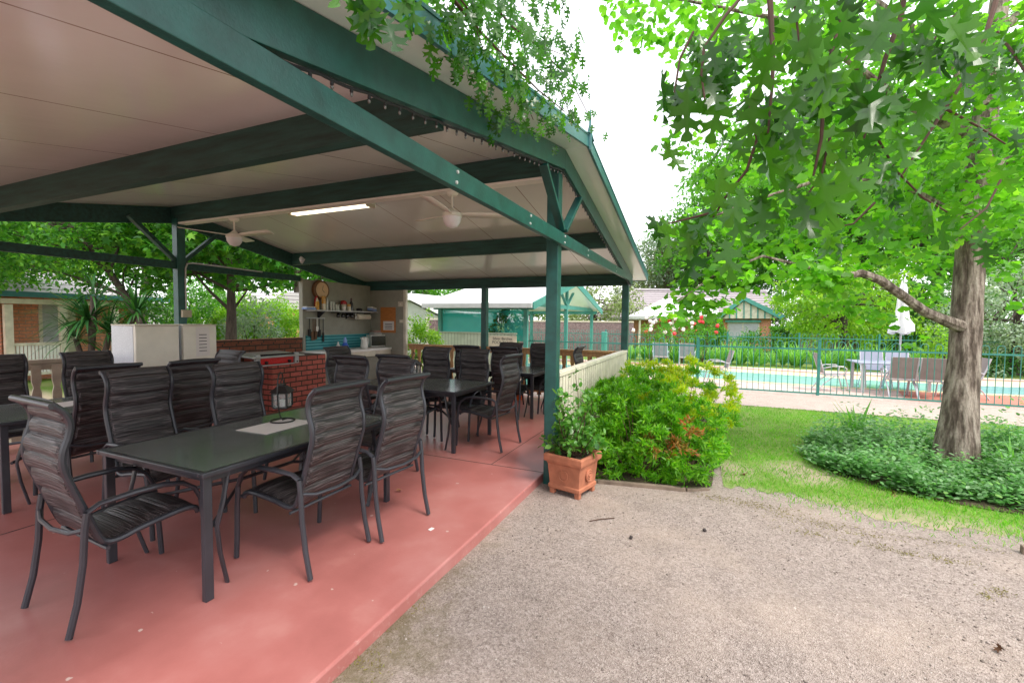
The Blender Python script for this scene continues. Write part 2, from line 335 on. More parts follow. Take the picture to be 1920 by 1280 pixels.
leafmat('leaf_rust', [(.30, .10, .02), (.40, .12, .02), (.12, .20, .02), (.34, .16, .03)], .35)
leafmat('leaf_dark', [(.025, .10, .012), (.04, .15, .015), (.06, .19, .02)], .4)
leafmat('leaf_mid', [(.05, .18, .015), (.08, .26, .02), (.13, .34, .025), (.06, .20, .03)], .5)
leafmat('leaf_lime', [(.12, .30, .015), (.20, .40, .02), (.28, .46, .03)], .5)
leafmat('leaf_maple', [(.03, .13, .018), (.05, .20, .02), (.09, .28, .025), (.16, .36, .03)], .5)
leafmat('leaf_olive', [(.14, .19, .07), (.20, .26, .10), (.26, .31, .15)], .4)
leafmat('leaf_silver', [(.17, .26, .16), (.24, .33, .22), (.32, .40, .30)], .35)
leafmat('leaf_cover', [(.08, .24, .06), (.13, .34, .08), (.18, .40, .14), (.32, .48, .28), (.06, .20, .03), (.24, .44, .18)], .45)
leafmat('leaf_strap', [(.12, .34, .05), (.19, .45, .08), (.26, .50, .14)], .45)
leafmat('leaf_yucca', [(.012, .055, .018), (.02, .085, .02), (.035, .12, .02)], .25, .35)
leafmat('leaf_pot', [(.04, .16, .02), (.09, .27, .03), (.16, .34, .06)], .35, .28, spec=.7)
leafmat('grass_blade', [(.085, .30, .015), (.14, .40, .022), (.20, .46, .04), (.28, .40, .08)], .45)

# ------------------------------------------------------------------ mesh and scene helpers
class MB:
    'collects simple solids and builds ONE mesh object'
    def __init__(s): s.v = []; s.f = []
    def add(s, vs, fs):
        o = len(s.v); s.v += [tuple(map(float, p)) for p in vs]; s.f += [tuple(i+o for i in f) for f in fs]; return s
    def box(s, a, b):
        (x0, y0, z0), (x1, y1, z1) = a, b
        return s.add([(x0, y0, z0), (x1, y0, z0), (x1, y1, z0), (x0, y1, z0), (x0, y0, z1), (x1, y0, z1), (x1, y1, z1), (x0, y1, z1)],
                     [(0, 3, 2, 1), (4, 5, 6, 7), (0, 1, 5, 4), (1, 2, 6, 5), (2, 3, 7, 6), (3, 0, 4, 7)])
    def cbox(s, c, d): return s.box([c[i]-d[i]/2 for i in range(3)], [c[i]+d[i]/2 for i in range(3)])
    def beam(s, p, q, w, h, up=(0, 0, 1)):
        p, q = Vector(p), Vector(q); d = (q-p).normalized(); sd = d.cross(Vector(up)).normalized(); u = sd.cross(d)
        vs = [e+sd*(w/2*a)+u*(h/2*b) for e in (p, q) for a, b in ((-1, -1), (1, -1), (1, 1), (-1, 1))]
        return s.add(vs, [(0, 3, 2, 1), (4, 5, 6, 7), (0, 1, 5, 4), (1, 2, 6, 5), (2, 3, 7, 6), (3, 0, 4, 7)][:6])
    def tube(s, pts, r, n=8, cap=True, flat=1.0):
        pts = [Vector(p) for p in pts]; m = len(pts); rs = r if isinstance(r, (list, tuple)) else [r]*m
        ref = None; rings = []
        for i in range(m):
            d = (pts[min(i+1, m-1)]-pts[max(i-1, 0)]).normalized()
            if ref is None:
                ref = Vector((0, 0, 1)) if abs(d.z) < .9 else Vector((1, 0, 0))
            a = d.cross(ref).normalized(); b = a.cross(d); ref = b
            rings.append([pts[i]+(a*math.cos(2*math.pi*k/n)+b*math.sin(2*math.pi*k/n)*flat)*rs[i] for k in range(n)])
        fs = [(i*n+k, i*n+(k+1) % n, (i+1)*n+(k+1) % n, (i+1)*n+k) for i in range(m-1) for k in range(n)]
        if cap: fs += [tuple(range(n-1, -1, -1)), tuple((m-1)*n+k for k in range(n))]
        return s.add([p for r_ in rings for p in r_], fs)
    def lathe(s, c, prof, n=16, axis=2):
        'prof: (radius, height) pairs along an axis'
        vs = []
        for r, h in prof:
            for k in range(n):
                a = 2*math.pi*k/n; p = [r*math.cos(a), r*math.sin(a), h]
                if axis == 0: p = [p[2], p[0], p[1]]
                elif axis == 1: p = [p[1], p[2], p[0]]
                vs.append([c[i]+p[i] for i in range(3)])
        m = len(prof); fs = [(i*n+k, i*n+(k+1) % n, (i+1)*n+(k+1) % n, (i+1)*n+k) for i in range(m-1) for k in range(n)]
        fs += [tuple(range(n-1, -1, -1)), tuple((m-1)*n+k for k in range(n))]
        return s.add(vs, fs)
    def prism(s, poly, vec):
        'extrude a 3D polygon by a vector'
        n = len(poly); vec = Vector(vec); top = [Vector(p)+vec for p in poly]
        return s.add(list(poly)+top, [tuple(range(n-1, -1, -1)), tuple(range(n, 2*n))]+[(i, (i+1) % n, n+(i+1) % n, n+i) for i in range(n)])
    def blob(s, c, r, seg=8, rings=6, jit=.12):
        vs = [(c[0], c[1], c[2]+r)]; 
        for i in range(1, rings):
            t = math.pi*i/rings
            for k in range(seg):
                a = 2*math.pi*k/seg; q = r*(1+random.uniform(-jit, jit))
                vs.append((c[0]+q*math.sin(t)*math.cos(a), c[1]+q*math.sin(t)*math.sin(a), c[2]+q*math.cos(t)))
        vs.append((c[0], c[1], c[2]-r)); L = len(vs)-1
        fs = [(0, 1+k, 1+(k+1) % seg) for k in range(seg)]
        fs += [(1+i*seg+k, 1+(i+1)*seg+k, 1+(i+1)*seg+(k+1) % seg, 1+i*seg+(k+1) % seg) for i in range(rings-2) for k in range(seg)]
        fs += [(L, 1+(rings-2)*seg+(k+1) % seg, 1+(rings-2)*seg+k) for k in range(seg)]
        return s.add(vs, fs)
    def build(s, name, m, parent=None, smooth=False, bevel=0, world=True, loc=None):
        me = bpy.data.meshes.new(name); vs = np.array(s.v, float).reshape(-1, 3)
        o = bpy.data.objects.new(name, me)
        off = np.zeros(3)
        if parent is not None and world:
            p = parent
            while p is not None: off += np.array(p.location); p = p.parent
        if loc is not None: off = np.array(loc, float); o.location = loc
        me.from_pydata((vs-off).tolist(), [], s.f); me.materials.append(MATS[m]); me.update()
        bmm = bmesh.new(); bmm.from_mesh(me); bmesh.ops.recalc_face_normals(bmm, faces=bmm.faces); bmm.to_mesh(me); bmm.free()
        C.objects.link(o)
        if parent is not None: o.parent = parent
        if smooth:
            me.polygons.foreach_set('use_smooth', [True]*len(me.polygons))
            try: me.set_sharp_from_angle(angle=R(38))
            except Exception: pass
        if bevel:
            bv = o.modifiers.new('bevel', 'BEVEL'); bv.width = bevel; bv.segments = 2; bv.limit_method = 'ANGLE'; bv.angle_limit = R(40)
        return o
def tag(o, label, cat, group=None, kind=None):
    o['label'] = label
    if cat: o['category'] = cat
    if group: o['group'] = group
    if kind: o['kind'] = kind
    return o
def thing(name, label, cat, loc=(0, 0, 0), rotz=0, group=None):
    o = bpy.data.objects.new(name, None); C.objects.link(o); o.location = loc; o.rotation_euler = (0, 0, rotz); o.empty_display_size = .2
    return tag(o, label, cat, group)
def structure(o, label=None):
    o['kind'] = 'structure'
    if label: o['label'] = label
    return o
def dup(root, loc, rotz, label, group=None, scale=None):
    r = root.copy(); C.objects.link(r); r.location = loc; r.rotation_euler = (0, 0, rotz); r['label'] = label
    if scale: r.scale = scale
    if group: r['group'] = group
    for ch in list(root.children):
        c = ch.copy(); C.objects.link(c); c.parent = r
        for g in ch.children:
            d = g.copy(); C.objects.link(d); d.parent = c
    return r
def text(name, body, m, parent, loc, size, rot, extrude=.001, align='CENTER', font_shear=0):
    'lettering cut out as a mesh'
    cu = bpy.data.curves.new(name, 'FONT'); cu.body = body; cu.size = size; cu.align_x = align; cu.align_y = 'CENTER'; cu.extrude = extrude; cu.shear = font_shear
    cu.materials.append(MATS[m]); tmp = bpy.data.objects.new('tmp', cu); C.objects.link(tmp); dg = bpy.context.evaluated_depsgraph_get()
    me = bpy.data.meshes.new_from_object(tmp.evaluated_get(dg)); bpy.data.objects.remove(tmp)
    o = bpy.data.objects.new(name, me); C.objects.link(o); o.parent = parent; o.location = loc; o.rotation_euler = rot; return o

# ---- leaves: many copies of one small leaf outline in a single mesh
def T_simple(): return np.array([(0, 0, 0), (.30, .45, .05), (0, 1, -.05), (-.30, .45, .05)]), [(0, 1, 2), (0, 2, 3)]
def T_lance(): return np.array([(0, 0, 0), (.13, .35, .03), (0, 1, -.12), (-.13, .35, .03), (0, .4, 0)]), [(0, 1, 4), (1, 2, 4), (4, 2, 3), (0, 4, 3)]
def T_round(): return np.array([(0, 0, 0), (.25, .25, .04), (.30, .6, .05), (0, 1, -.04), (-.30, .6, .05), (-.25, .25, .04), (0, .5, 0)]), [(0, 1, 2, 6), (6, 2, 3), (6, 3, 4), (0, 6, 4, 5)]
def T_star():
    vs = [(0, 0, 0)]; tips = [(-150, .62), (-72, .85), (0, 1.05), (72, .85), (150, .62)]
    c = (0, .38)
    pts = []
    for a, r in [(-125, .50), (-108, .26), (-62, .60), (-34, .26), (0, .66), (34, .26), (62, .60), (108, .26), (125, .50)]:
        pts.append((c[0]+r*math.sin(R(a)), c[1]+r*math.cos(R(a)), -.10*r*(r > .4)))
    vs += pts; vs.append((0, .38, .03)); k = len(vs)-1
    return np.array(vs), [(0, 1, 2, k), (k, 2, 3, 4), (k, 4, 5), (k, 5, 6), (k, 6, 7, 8), (k, 8, 9, 0)]
def T_ginkgo():
    vs = [(0, 0, 0)]
    for a, r in [(-58, .80), (-40, .98), (-22, 1.02), (-5, .97), (0, .74), (5, .97), (22, 1.02), (40, .98), (58, .80)]:
        vs.append((r*math.sin(R(a)), r*math.cos(R(a)), .10*math.sin(a*.13)))
    return np.array(vs), [(0, 1, 2, 3), (0, 3, 4, 5), (0, 5, 6, 7), (0, 7, 8, 9)]
def T_oak():
    half = [(.03, .05), (.13, .11), (.27, .03), (.20, .18), (.07, .25), (.24, .33), (.50, .27), (.36, .42), (.47, .53), (.09, .48), (.08, .55), (.22, .63), (.45, .66), (.28, .75), (.33, .87), (.07, .73), (.06, .80), (.13, .87), (.15, .98)]
    vs = [(0, 0, 0), (0, .26, .012), (0, .52, .016), (0, .78, 0), (0, 1.0, -.05)]
    fs = []
    for sgn in (1, -1):
        b = len(vs); vs += [(sgn*x*.80, y-.06*abs(x), -.22*abs(x)-.1*max(0, y-.6)**1.5+.035*math.sin(9*y+sgn)) for x, y in half]
        g = [[0]+[b+i for i in range(0, 5)]+[1], [1]+[b+i for i in range(4, 10)]+[2], [2]+[b+i for i in range(9, 16)]+[3], [3]+[b+i for i in range(15, 19)]+[4]]
        fs += [tuple(q) if sgn > 0 else tuple(reversed(q)) for q in g]
    return np.array(vs), fs
def T_oak_curled():
    v, f = T_oak(); v = v.copy(); x = v[:, 0].copy(); y = v[:, 1].copy(); v[:, 2] += .9*x*x-.35*(y-.4)**2+.12*x*np.sin(6*y); v[:, 0] = x*(1-.35*np.abs(x)); return v, f
def T_stone(): return np.array([(.5, 0, 0), (-.5, .1, 0), (.05, .42, 0), (-.1, -.4, 0), (.05, 0, .32), (0, 0, -.25)]), [(0, 2, 4), (2, 1, 4), (1, 3, 4), (3, 0, 4), (2, 0, 5), (1, 2, 5), (3, 1, 5), (0, 3, 5)]
def T_blade(): return np.array([(-.035, 0, 0), (.035, 0, 0), (.028, .5, .03), (-.028, .5, .03), (0, 1, .16)]), [(0, 1, 2, 3), (3, 2, 4)]
def T_strap(): return np.array([(-.022, 0, 0), (.022, 0, 0), (.030, .35, .02), (-.030, .35, .02), (.024, .7, .12), (-.024, .7, .12), (0, 1, .30)]), [(0, 1, 2, 3), (3, 2, 4, 5), (5, 4, 6)]
def unit(a): return a/np.maximum(np.linalg.norm(a, axis=-1, keepdims=True), 1e-9)
class Leaves:
    def __init__(s): s.P = []; s.D = []; s.Nn = []; s.S = []
    def add(s, P, D, Nn, S):
        P = np.atleast_2d(P); n = len(P); s.P.append(P); s.D.append(np.broadcast_to(D, (n, 3))); s.Nn.append(np.broadcast_to(Nn, (n, 3))); s.S.append(np.broadcast_to(S, (n,)))
    def build(s, name, m, parent, tmpl, loc=None):
        P, D, Nn, S = map(np.concatenate, (s.P, s.D, s.Nn, s.S)); tv, tf = tmpl; n = len(P)
        D = unit(D); sd = unit(np.cross(D, Nn)); U = np.cross(sd, D)
        V = P[:, None]+S[:, None, None]*(tv[None, :, 0:1]*sd[:, None]+tv[None, :, 1:2]*D[:, None]+tv[None, :, 2:3]*U[:, None])
        off = np.zeros(3); q = parent
        while q is not None: off += np.array(q.location); q = q.parent
        if loc is not None: off = np.array(loc, float)
        V = (V-off).reshape(-1, 3); k = len(tv)
        ls = np.array([len(f) for f in tf]); fl = np.concatenate([np.array(f) for f in tf])
        idx = (fl[None]+k*np.arange(n)[:, None]).ravel(); tot = np.tile(ls, n); st = np.concatenate([[0], np.cumsum(tot)[:-1]])
        me = bpy.data.meshes.new(name); me.vertices.add(len(V)); me.vertices.foreach_set('co', V.ravel())
        me.loops.add(len(idx)); me.loops.foreach_set('vertex_index', idx.astype(np.int32))
        me.polygons.add(len(tot)); me.polygons.foreach_set('loop_start', st.astype(np.int32)); me.polygons.foreach_set('loop_total', tot.astype(np.int32))
        me.update(calc_edges=True); me.materials.append(MATS[m])
        o = bpy.data.objects.new(name, me); C.objects.link(o)
        if parent is not None: o.parent = parent
        if loc is not None: o.location = loc
        return o
def rnd(n): return unit(RNG.normal(size=(n, 3)))
def clump(L, c, r, n, size, droop=.3, flat=.55, out=.5):
    'a ragged clump of n leaves about c (radius r), leaves facing up and outwards'
    c = np.array(c, float); rr = np.array(r if hasattr(r, '__len__') else (r, r, r*flat)); q = rnd(n)*(RNG.random((n, 1))**.45)
    P = c+q*rr
    D = unit(q*out+rnd(n)*.7+np.array([0, 0, -droop])); Nn = unit(rnd(n)*.6+np.array([0, 0, 1.0])+q*.4)
    L.add(P, D, Nn, size*RNG.uniform(.65, 1.25, n))
def ellipsoid_clumps(n, c, rad, shell=.55, zmin=-1):
    out = []
    while len(out) < n:
        d = rnd(1)[0]
        if d[2] < zmin: continue
        k = (shell+(1-shell)*RNG.random())*(1+.18*math.sin(5*d[0]+3*d[1])*math.cos(4*d[2]))
        out.append(np.array(c)+d*np.array(rad)*k)
    return out
def limb(p, q, bend=.15, n=5):
    p, q = np.array(p, float), np.array(q, float); L = np.linalg.norm(q-p); b = rnd(1)[0]*bend*L
    return [p+(q-p)*t+b*math.sin(math.pi*t) for t in np.linspace(0, 1, n)]
def tree(name, label, base, height, crown_c, crown_r, trunk_r, leaf, n_clump, per, size, clump_r, tmpl=None, bark='bark_dark', group='background trees', cat='tree', lean=0, droop=.3, zmin=-.75, shell=.5, trunk_top=None, flat=.6):
    'trunk and limbs as tapered tubes, crown as thousands of separate leaves in ragged clumps'
    base = np.array(base, float); root = thing(name, label, cat, tuple(base), group=group)
    cc = np.array(crown_c, float); mb = MB()
    top = cc+np.array([0, 0, crown_r[2]*.35]) if trunk_top is None else np.array(trunk_top)
    pts = limb(base-np.array([0, 0, .15]), top, .04, 9); rs = [trunk_r*(1.25 if i == 0 else 1-.1*i) for i in range(9)]
    mb.tube(pts, rs, 10)
    cl = ellipsoid_clumps(n_clump, cc, crown_r, shell, zmin)
    for c in cl[:min(len(cl), 26)]:
        k = random.randint(4, 8); mb.tube(limb(pts[k], c, .12, 5), [trunk_r*.26, trunk_r*.18, trunk_r*.11, trunk_r*.06, trunk_r*.02], 5)
    mb.build('trunk', bark, root, smooth=True)
    L = Leaves()
    for c in cl: clump(L, c, clump_r*RNG.uniform(.7, 1.3), per, size, droop, flat)
    L.build('crown', leaf, root, tmpl or T_simple())
    return root

# ================================================================== THE SETTING
GZ = -.08                                           # gravel level; the slab top is z = 0
def sheet(name, poly, z, m, label=None, th=.0):
    mb = MB(); mb.add([(x, y, z) for x, y in poly], [tuple(range(len(poly)))])
    o = mb.build(name, m); return structure(o, label)
def grid_sheet(name, x0, x1, y0, y1, step, zf, m):
    xs = np.arange(x0, x1+step/2, step); ys = np.arange(y0, y1+step/2, step)
    vs = [(x, y, zf(x, y)) for y in ys for x in xs]; n = len(xs)
    mb = MB(); mb.add(vs, [(j*n+i, j*n+i+1, (j+1)*n+i+1, (j+1)*n+i) for j in range(len(ys)-1) for i in range(n-1)])
    o = mb.build(name, m, smooth=True); return structure(o)
sheet('ground', [(-300, -300), (300, -300), (300, 300), (-300, 300)], GZ-.03, 'lawn_soil')
def gz(x, y): return GZ+min(1, max(0, -.4-x))*1.5*(.0018*math.sin(2.1*x+1.3*y)+.0018*math.sin(1.7*y-2.7*x+1)+.001*math.sin(6*x+5*y))
grid_sheet('gravel', -8, 1.6, -12, .3, .1, lambda x, y: gz(x, y)-(.025*min(1, (x-1.1)/.4) if x > 1.1 else 0), 'gravel')
structure(MB().box((-7.5, .08, GZ-.1), (4.25, 6.05, 0)).build('patio_slab', 'slab_red', bevel=.012))
# expansion joints sawn in the slab
jm = MB(); jm.box((.02, .085, .0012), (.032, 5.75, .0016)); jm.box((-3.6, 3.02, .0012), (4.2, 3.032, .0016)); jm.box((.032, .66, .0012), (4.2, .668, .0016))
structure(jm.build('slab_joint', 'plank_dark'))
# lawn, bounded by a soft curved near edge
edge = [(.46, -1.55), (.36, -1.9), (.20, -2.3), (.13, -2.7), (.08, -3.1), (.02, -3.5), (-.05, -4.1), (-.1, -5), (-.1, -7), (0, -12)]
def edge_x(y):
    ys = [-e[1] for e in edge]; xs = [e[0] for e in edge]; return float(np.interp(-y, ys, xs))
def ragged(name, cx, cy, rx, ry, ang, m, z, n=46):
    ph = [random.uniform(0, 6.28) for _ in range(5)]; pts = []
    for k in range(n):
        a = 2*math.pi*k/n; r_ = 1+.22*math.sin(3*a+ph[0])+.16*math.sin(5*a+ph[1])+.13*math.sin(9*a+ph[2])+.10*math.sin(15*a+ph[3])+random.uniform(-.08, .08)
        x, y = rx*r_*math.cos(a), ry*r_*math.sin(a); pts.append((cx+x*math.cos(ang)-y*math.sin(ang), cy+x*math.sin(ang)+y*math.cos(ang)))
    return sheet(name, pts, z, m)
ez_ = []
for k in range(161):
    y = -1.55-k*(10.45/160); ez_.append((edge_x(y)+.30+.10*math.sin(5*y)+.05*math.sin(17*y)+.03*math.sin(41*y+1)+random.uniform(-.03, .03), y))
lawn_poly = ez_+[(5.55, -12), (5.68, -5), (5.55, -1.6), (5.4, -.6), (4.2, -.6), (4.2, -1.5)]
sheet('lawn', lawn_poly, GZ+.0025, 'lawn_soil')
sheet('path', [(5.5, -30), (7.42, -30), (7.42, 9), (4.3, 9), (4.3, -.2), (5.35, -.6), (5.5, -1.6)], GZ+.011, 'gravel_path')
structure(MB().box((7.42, -30, GZ-.05), (7.62, 14, GZ+.02)).build('kerb', 'paver'))
def wavy(x, amp, ph): return [(x+amp*math.sin(.55*y+ph), y) for y in np.linspace(-24, 8, 40)]
def band(name, a, b, z, m): return sheet(name, a+list(reversed(b)), z, m)
N_, W0, W1, Y1, R1 = wavy(7.6, 0, 0), wavy(9.75, .28, .9), wavy(11.7, .35, 2.1), wavy(13.0, .3, 1.6), wavy(13.35, .3, 1.6)
band('pool_deck', N_, [(14, -24), (14, 8)], GZ+.010, 'paver')
sheet('red_paving', [(7.62, -5.2), (9.6, -5.6), (10.6, -7), (11.2, -9), (11, -24), (7.62, -24)], GZ+.014, 'paver_red')
band('coping', [(x-.25, y) for x, y in W0], Y1, GZ+.018, 'paver_yellow')
band('water', W0, W1, GZ+.022, 'pool_water')
band('brick_edge', Y1, R1, GZ+.022, 'paver_red')
BCX, BCY, BRX, BRY = 2.12, -4.45, 1.20, 1.95
sheet('garden_bed', [(BCX+BRX*abs(math.cos(a))**.77*np.sign(math.cos(a)), BCY+BRY*abs(math.sin(a))**.77*np.sign(math.sin(a))) for a in np.linspace(0, 2*math.pi, 40, endpoint=False)], GZ+.012, 'bed_soil')
sheet('shrub_bed', [(.30, -.06), (.32, -1.2), (.55, -1.45), (3.9, -1.6), (4.3, -.06)], GZ+.012, 'bed_soil')
o = MB().beam((.19, -.42, GZ+.002), (.33, -1.22, GZ+.0), .045, .07).beam((.335, -1.225, GZ), (.46, -1.42, GZ-.01), .045, .06).build('timber_edging', 'wood_grey', bevel=.006)
tag(o, 'weathered timber edging board between gravel and shrub bed', 'garden edging')
o = MB().beam((.10, -3.42, GZ+.02), (-.12, -4.9, GZ+.02), .05, .07).build('timber_edging', 'wood_grey', bevel=.006)
tag(o, 'low timber edging board at lawn corner by the right edge', 'garden edging')

# ================================================================== PAVILION
S_, D_ = 4.08, 5.77
pav = thing('pavilion', 'open sided pavilion with dark green timber frame and cream lined gable roof', 'pavilion', (0, 0, GZ))
ceil = lambda x: 3.115-.187*abs(x)
for sgn in (-1, 1):
    xe = 4.52*sgn
    mb = MB().prism([(0, -.30, ceil(0)), (xe, -.30, ceil(xe)), (xe, -.30, ceil(xe)+.085), (0, -.30, ceil(0)+.085)], (0, 6.45, 0))
    mb.build('roof_panel', 'ceiling_panel', pav)
    # roof sheet and barge capping
    mb = MB().prism([(0.0, -.33, ceil(0)+.088), (xe*1.006, -.33, ceil(xe)+.088), (xe*1.006, -.33, ceil(xe)+.105), (0, -.33, ceil(0)+.105)], (0, 6.5, 0)); mb.build('roof_sheet', 'green_trim', pav)
    mb = MB().prism([(0.0, -.325, ceil(0)-.012), (xe*1.004, -.325, ceil(xe)-.012), (xe*1.004, -.325, ceil(xe)+.087), (0, -.325, ceil(0)+.087)], (0, .022, 0)); mb.build('barge_capping', 'green_trim', pav)
    mb = MB().box((min(xe, xe+.03*sgn), -.30, ceil(xe)-.01), (max(xe, xe+.03*sgn), 6.15, ceil(xe)+.084)); mb.build('eave_capping', 'green_trim', pav)
MB().prism([(-.12, -.345, 3.19), (0, -.345, 3.225), (.12, -.345, 3.19), (0, -.345, 3.245)], (0, 6.55, 0)).build('ridge_cap', 'green_trim', pav)
MB().lathe((0, -.33, 3.14), [(.012, -.06), (.02, .0), (.026, .10), (.012, .16), (.012, .22), (.004, .30)], 8).build('finial', 'green_trim', pav, smooth=True)
# posts
for x, y in [(0, 0), (S_, 0), (S_, 2.82), (S_, D_), (0, D_), (-S_, 0), (-S_, 2.82), (-S_, D_)]:
    top = 2.93 if x == 0 else 2.15
    MB().box((x-.0575, y-.0575, GZ-.05), (x+.0575, y+.0575, top)).build('post', 'green', pav, bevel=.004)
# beams
MB().box((-.045, -.05, 2.875), (.045, D_+.1, 3.105)).build('ridge_beam', 'green_sawn', pav, bevel=.003)
MB().box((-.04, .06, 2.85), (.075, D_-.06, 2.874)).build('ridge_lining', 'white_paint', pav)
for sgn in (-1, 1):
    x = 2.085*sgn; MB().box((x-.045, -.05, 2.51), (x+.045, D_+.1, ceil(x)-.004)).build('purlin', 'green_sawn', pav, bevel=.003)
    x = 4.055*sgn; MB().box((x-.045, -.05, 2.15), (x+.045, D_+.1, ceil(x)-.004)).build('eave_beam', 'green_sawn', pav, bevel=.003)
    e = 4.20*sgn
    u = lambda x: 2.93-.187*abs(x)
    MB().prism([(0, -.10, u(0)), (e, -.10, u(e)), (e, -.10, ceil(e)-.003), (0, -.10, ceil(0)-.003)], (0, .045, 0)).build('front_rafter', 'green', pav, bevel=.003)
    MB().prism([(0, D_+.105, u(0)-.05), (e, D_+.105, u(e)-.05), (e, D_+.105, ceil(e)-.003), (0, D_+.105, ceil(0)-.003)], (0, .045, 0)).build('rear_rafter', 'green_sawn', pav, bevel=.003)
    MB().beam((.035*sgn, -.082, 2.36), (.56*sgn, -.082, 2.80), .036, .075, (0, 1, 0)).build('strut', 'green', pav, bevel=.003)
    MB().beam((.05*sgn, D_, 2.32), (.62*sgn, D_, 2.86), .05, .08, (0, 1, 0)).build('strut', 'green_sawn', pav, bevel=.003)
MB().box((-4.12, -.104, 2.218), (4.12, -.059, 2.33)).build('tie_beam', 'green', pav, bevel=.003)
MB().box((-4.12, D_-.03, 2.205), (2.12, D_+.03, 2.31)).build('tie_beam', 'green_sawn', pav, bevel=.003)

for x in (-2.0, -.9, .0, .9, 2.6):
    for dz in (-.03, .03): MB().lathe((x+.012*(dz > 0), -.104, 2.274+dz), [(.011, 0), (.010, -.007), (.004, -.009)], 8, axis=1).build('bolt', 'steel_paint', pav, smooth=True)
# festoon lights under the front rafter
fe = thing('festoon_lights', 'string of small festoon bulbs along the underside of front rafter', 'string lights', (0, -.075, 2.9))
pts = []
for k in range(0, 121):
    x = -3.4+k*(7.5/120); pts.append((x, -.075, u(x)-.010-.008*abs(math.sin(k*math.pi/4))))
MB().tube(pts, .007, 5).build('cable', 'rubber', fe)
bulb = MB().lathe((0, 0, 0), [(.010, .0), (.011, -.02), (.006, -.022)], 8)
first = None
for k in range(0, 76):
    x = -3.35+k*.1
    if first is None:
        first = MB().lathe((0, 0, -.003), [(.0065, 0), (.007, -.016), (.005, -.018)], 7).build('bulb', 'rubber', fe, world=False)
        cap_ = MB().lathe((0, 0, -.021), [(.004, 0), (.007, -.006), (.006, -.012), (.002, -.016)], 7).build('globe', 'bulb_glass', first, smooth=True, world=False)
        b = first
    else:
        b = first.copy(); C.objects.link(b); b.parent = fe
        g = cap_.copy(); C.objects.link(g); g.parent = b
    b.location = (x, 0, u(x)-.013-2.9)

# ceiling fans
fan = thing('ceiling_fan', 'white three bladed ceiling fan nearest the front gable', 'ceiling fan', (0.01, 1.14, 2.85), R(6), group='ceiling fans under the ridge')
MB().lathe((0, 0, -.012), [(.065, .012), (.065, -.01), (.045, -.03)], 16).build('canopy', 'white_plastic', fan, smooth=True, world=False)
MB().tube([(0, 0, -.03), (0, 0, -.20)], .012, 10).build('downrod', 'white_plastic', fan, smooth=True, world=False)
MB().lathe((0, 0, -.2), [(.02, .03), (.05, .0), (.098, -.025), (.105, -.06), (.100, -.065)], 20).build('motor', 'white_plastic', fan, smooth=True, world=False)
MB().lathe((0, 0, -.27), [(.098, .004), (.09, -.045), (.06, -.09), (.015, -.108)], 20).build('light_bowl', 'lamp_white', fan, smooth=True, world=False)
for k in range(3):
    a = R(k*120+62); ca, sa = math.cos(a), math.sin(a); mb = MB(); prof = []
    for t in np.linspace(0, 1, 8):
        r_ = .09+.53*t; wd = .035+.035*math.sin(min(1, t*1.6)*math.pi/2)*(1-.25*t)
        for sd_, zz in ((-1, .012), (1, -.012)):
            prof.append((r_*ca-sd_*wd*sa, r_*sa+sd_*wd*ca, -.235+zz+.02*t))
    fs = [(2*i, 2*i+1, 2*i+3, 2*i+2) for i in range(7)]
    ob = mb.add(prof, fs).build('blade', 'white_plastic', fan, smooth=True, world=False)
    so_ = ob.modifiers.new('thick', 'SOLIDIFY'); so_.thickness = .008
dup(fan, (0.01, 4.57, 2.85), R(-26), 'white ceiling fan over the barbecue, farther from the front gable')
# fluorescent batten
fl = thing('fluorescent_light', 'long white fluorescent batten lit on the sloping ceiling by ridge', 'light fitting', (.50, 3.25, 3.0))
FY0, FY1, FXc = onX(697, 382, .47)[1], onX(548, 396, .47)[1], .47
MB().box((FXc-.075, FY0, 2.972), (FXc+.075, FY1, 3.03)).build('housing', 'white_paint', fl, bevel=.006)
for dx in (-.035, .035): MB().tube([(FXc+dx, FY0+.04, 2.955), (FXc+dx, FY1-.04, 2.955)], .017, 10).build('tube', 'tube_lit', fl, smooth=True)
for y in (FY0+.02, FY1-.02): MB().box((FXc-.07, y-.02, 2.93), (FXc+.07, y+.02, 2.972)).build('end_cap', 'cream', fl, bevel=.005)
# security spot lights
sp_ = thing('security_light', 'white twin spotlight under the rear rafter beside purlin', 'spotlight', (2.11, 5.7, 2.6))
MB().box((2.07, 5.68, 2.62), (2.15, 5.72, 2.70)).build('bracket', 'white_plastic', sp_)
for dx, q in ((-.07, 'lamp_white'), (.07, 'white_plastic')):
    MB().tube([(2.11+dx*.5, 5.66, 2.66), (2.11+dx, 5.62, 2.61), (2.11+dx*1.2, 5.56, 2.56)], [.02, .045, .055], 12).build('lamp_head', q, sp_, smooth=True)
# conduit and outlet on the rear post
cdt = thing('power_conduit', 'grey conduit curving down the rear green post to an outlet box', 'conduit', (0, 5.68, 1.6))
pp = [(1.3, 5.715, 2.295), (.6, 5.715, 2.305), (.16, 5.715, 2.31), (.075, 5.71, 2.29), (.045, 5.70, 2.22), (.04, 5.70, 2.0), (.04, 5.70, 1.62)]
MB().tube(pp, .011, 8).build('pipe', 'steel_paint', cdt, smooth=True)
MB().box((-.03, 5.665, 1.50), (.10, 5.712, 1.61)).build('outlet_box', 'cream_dark', cdt, bevel=.006)

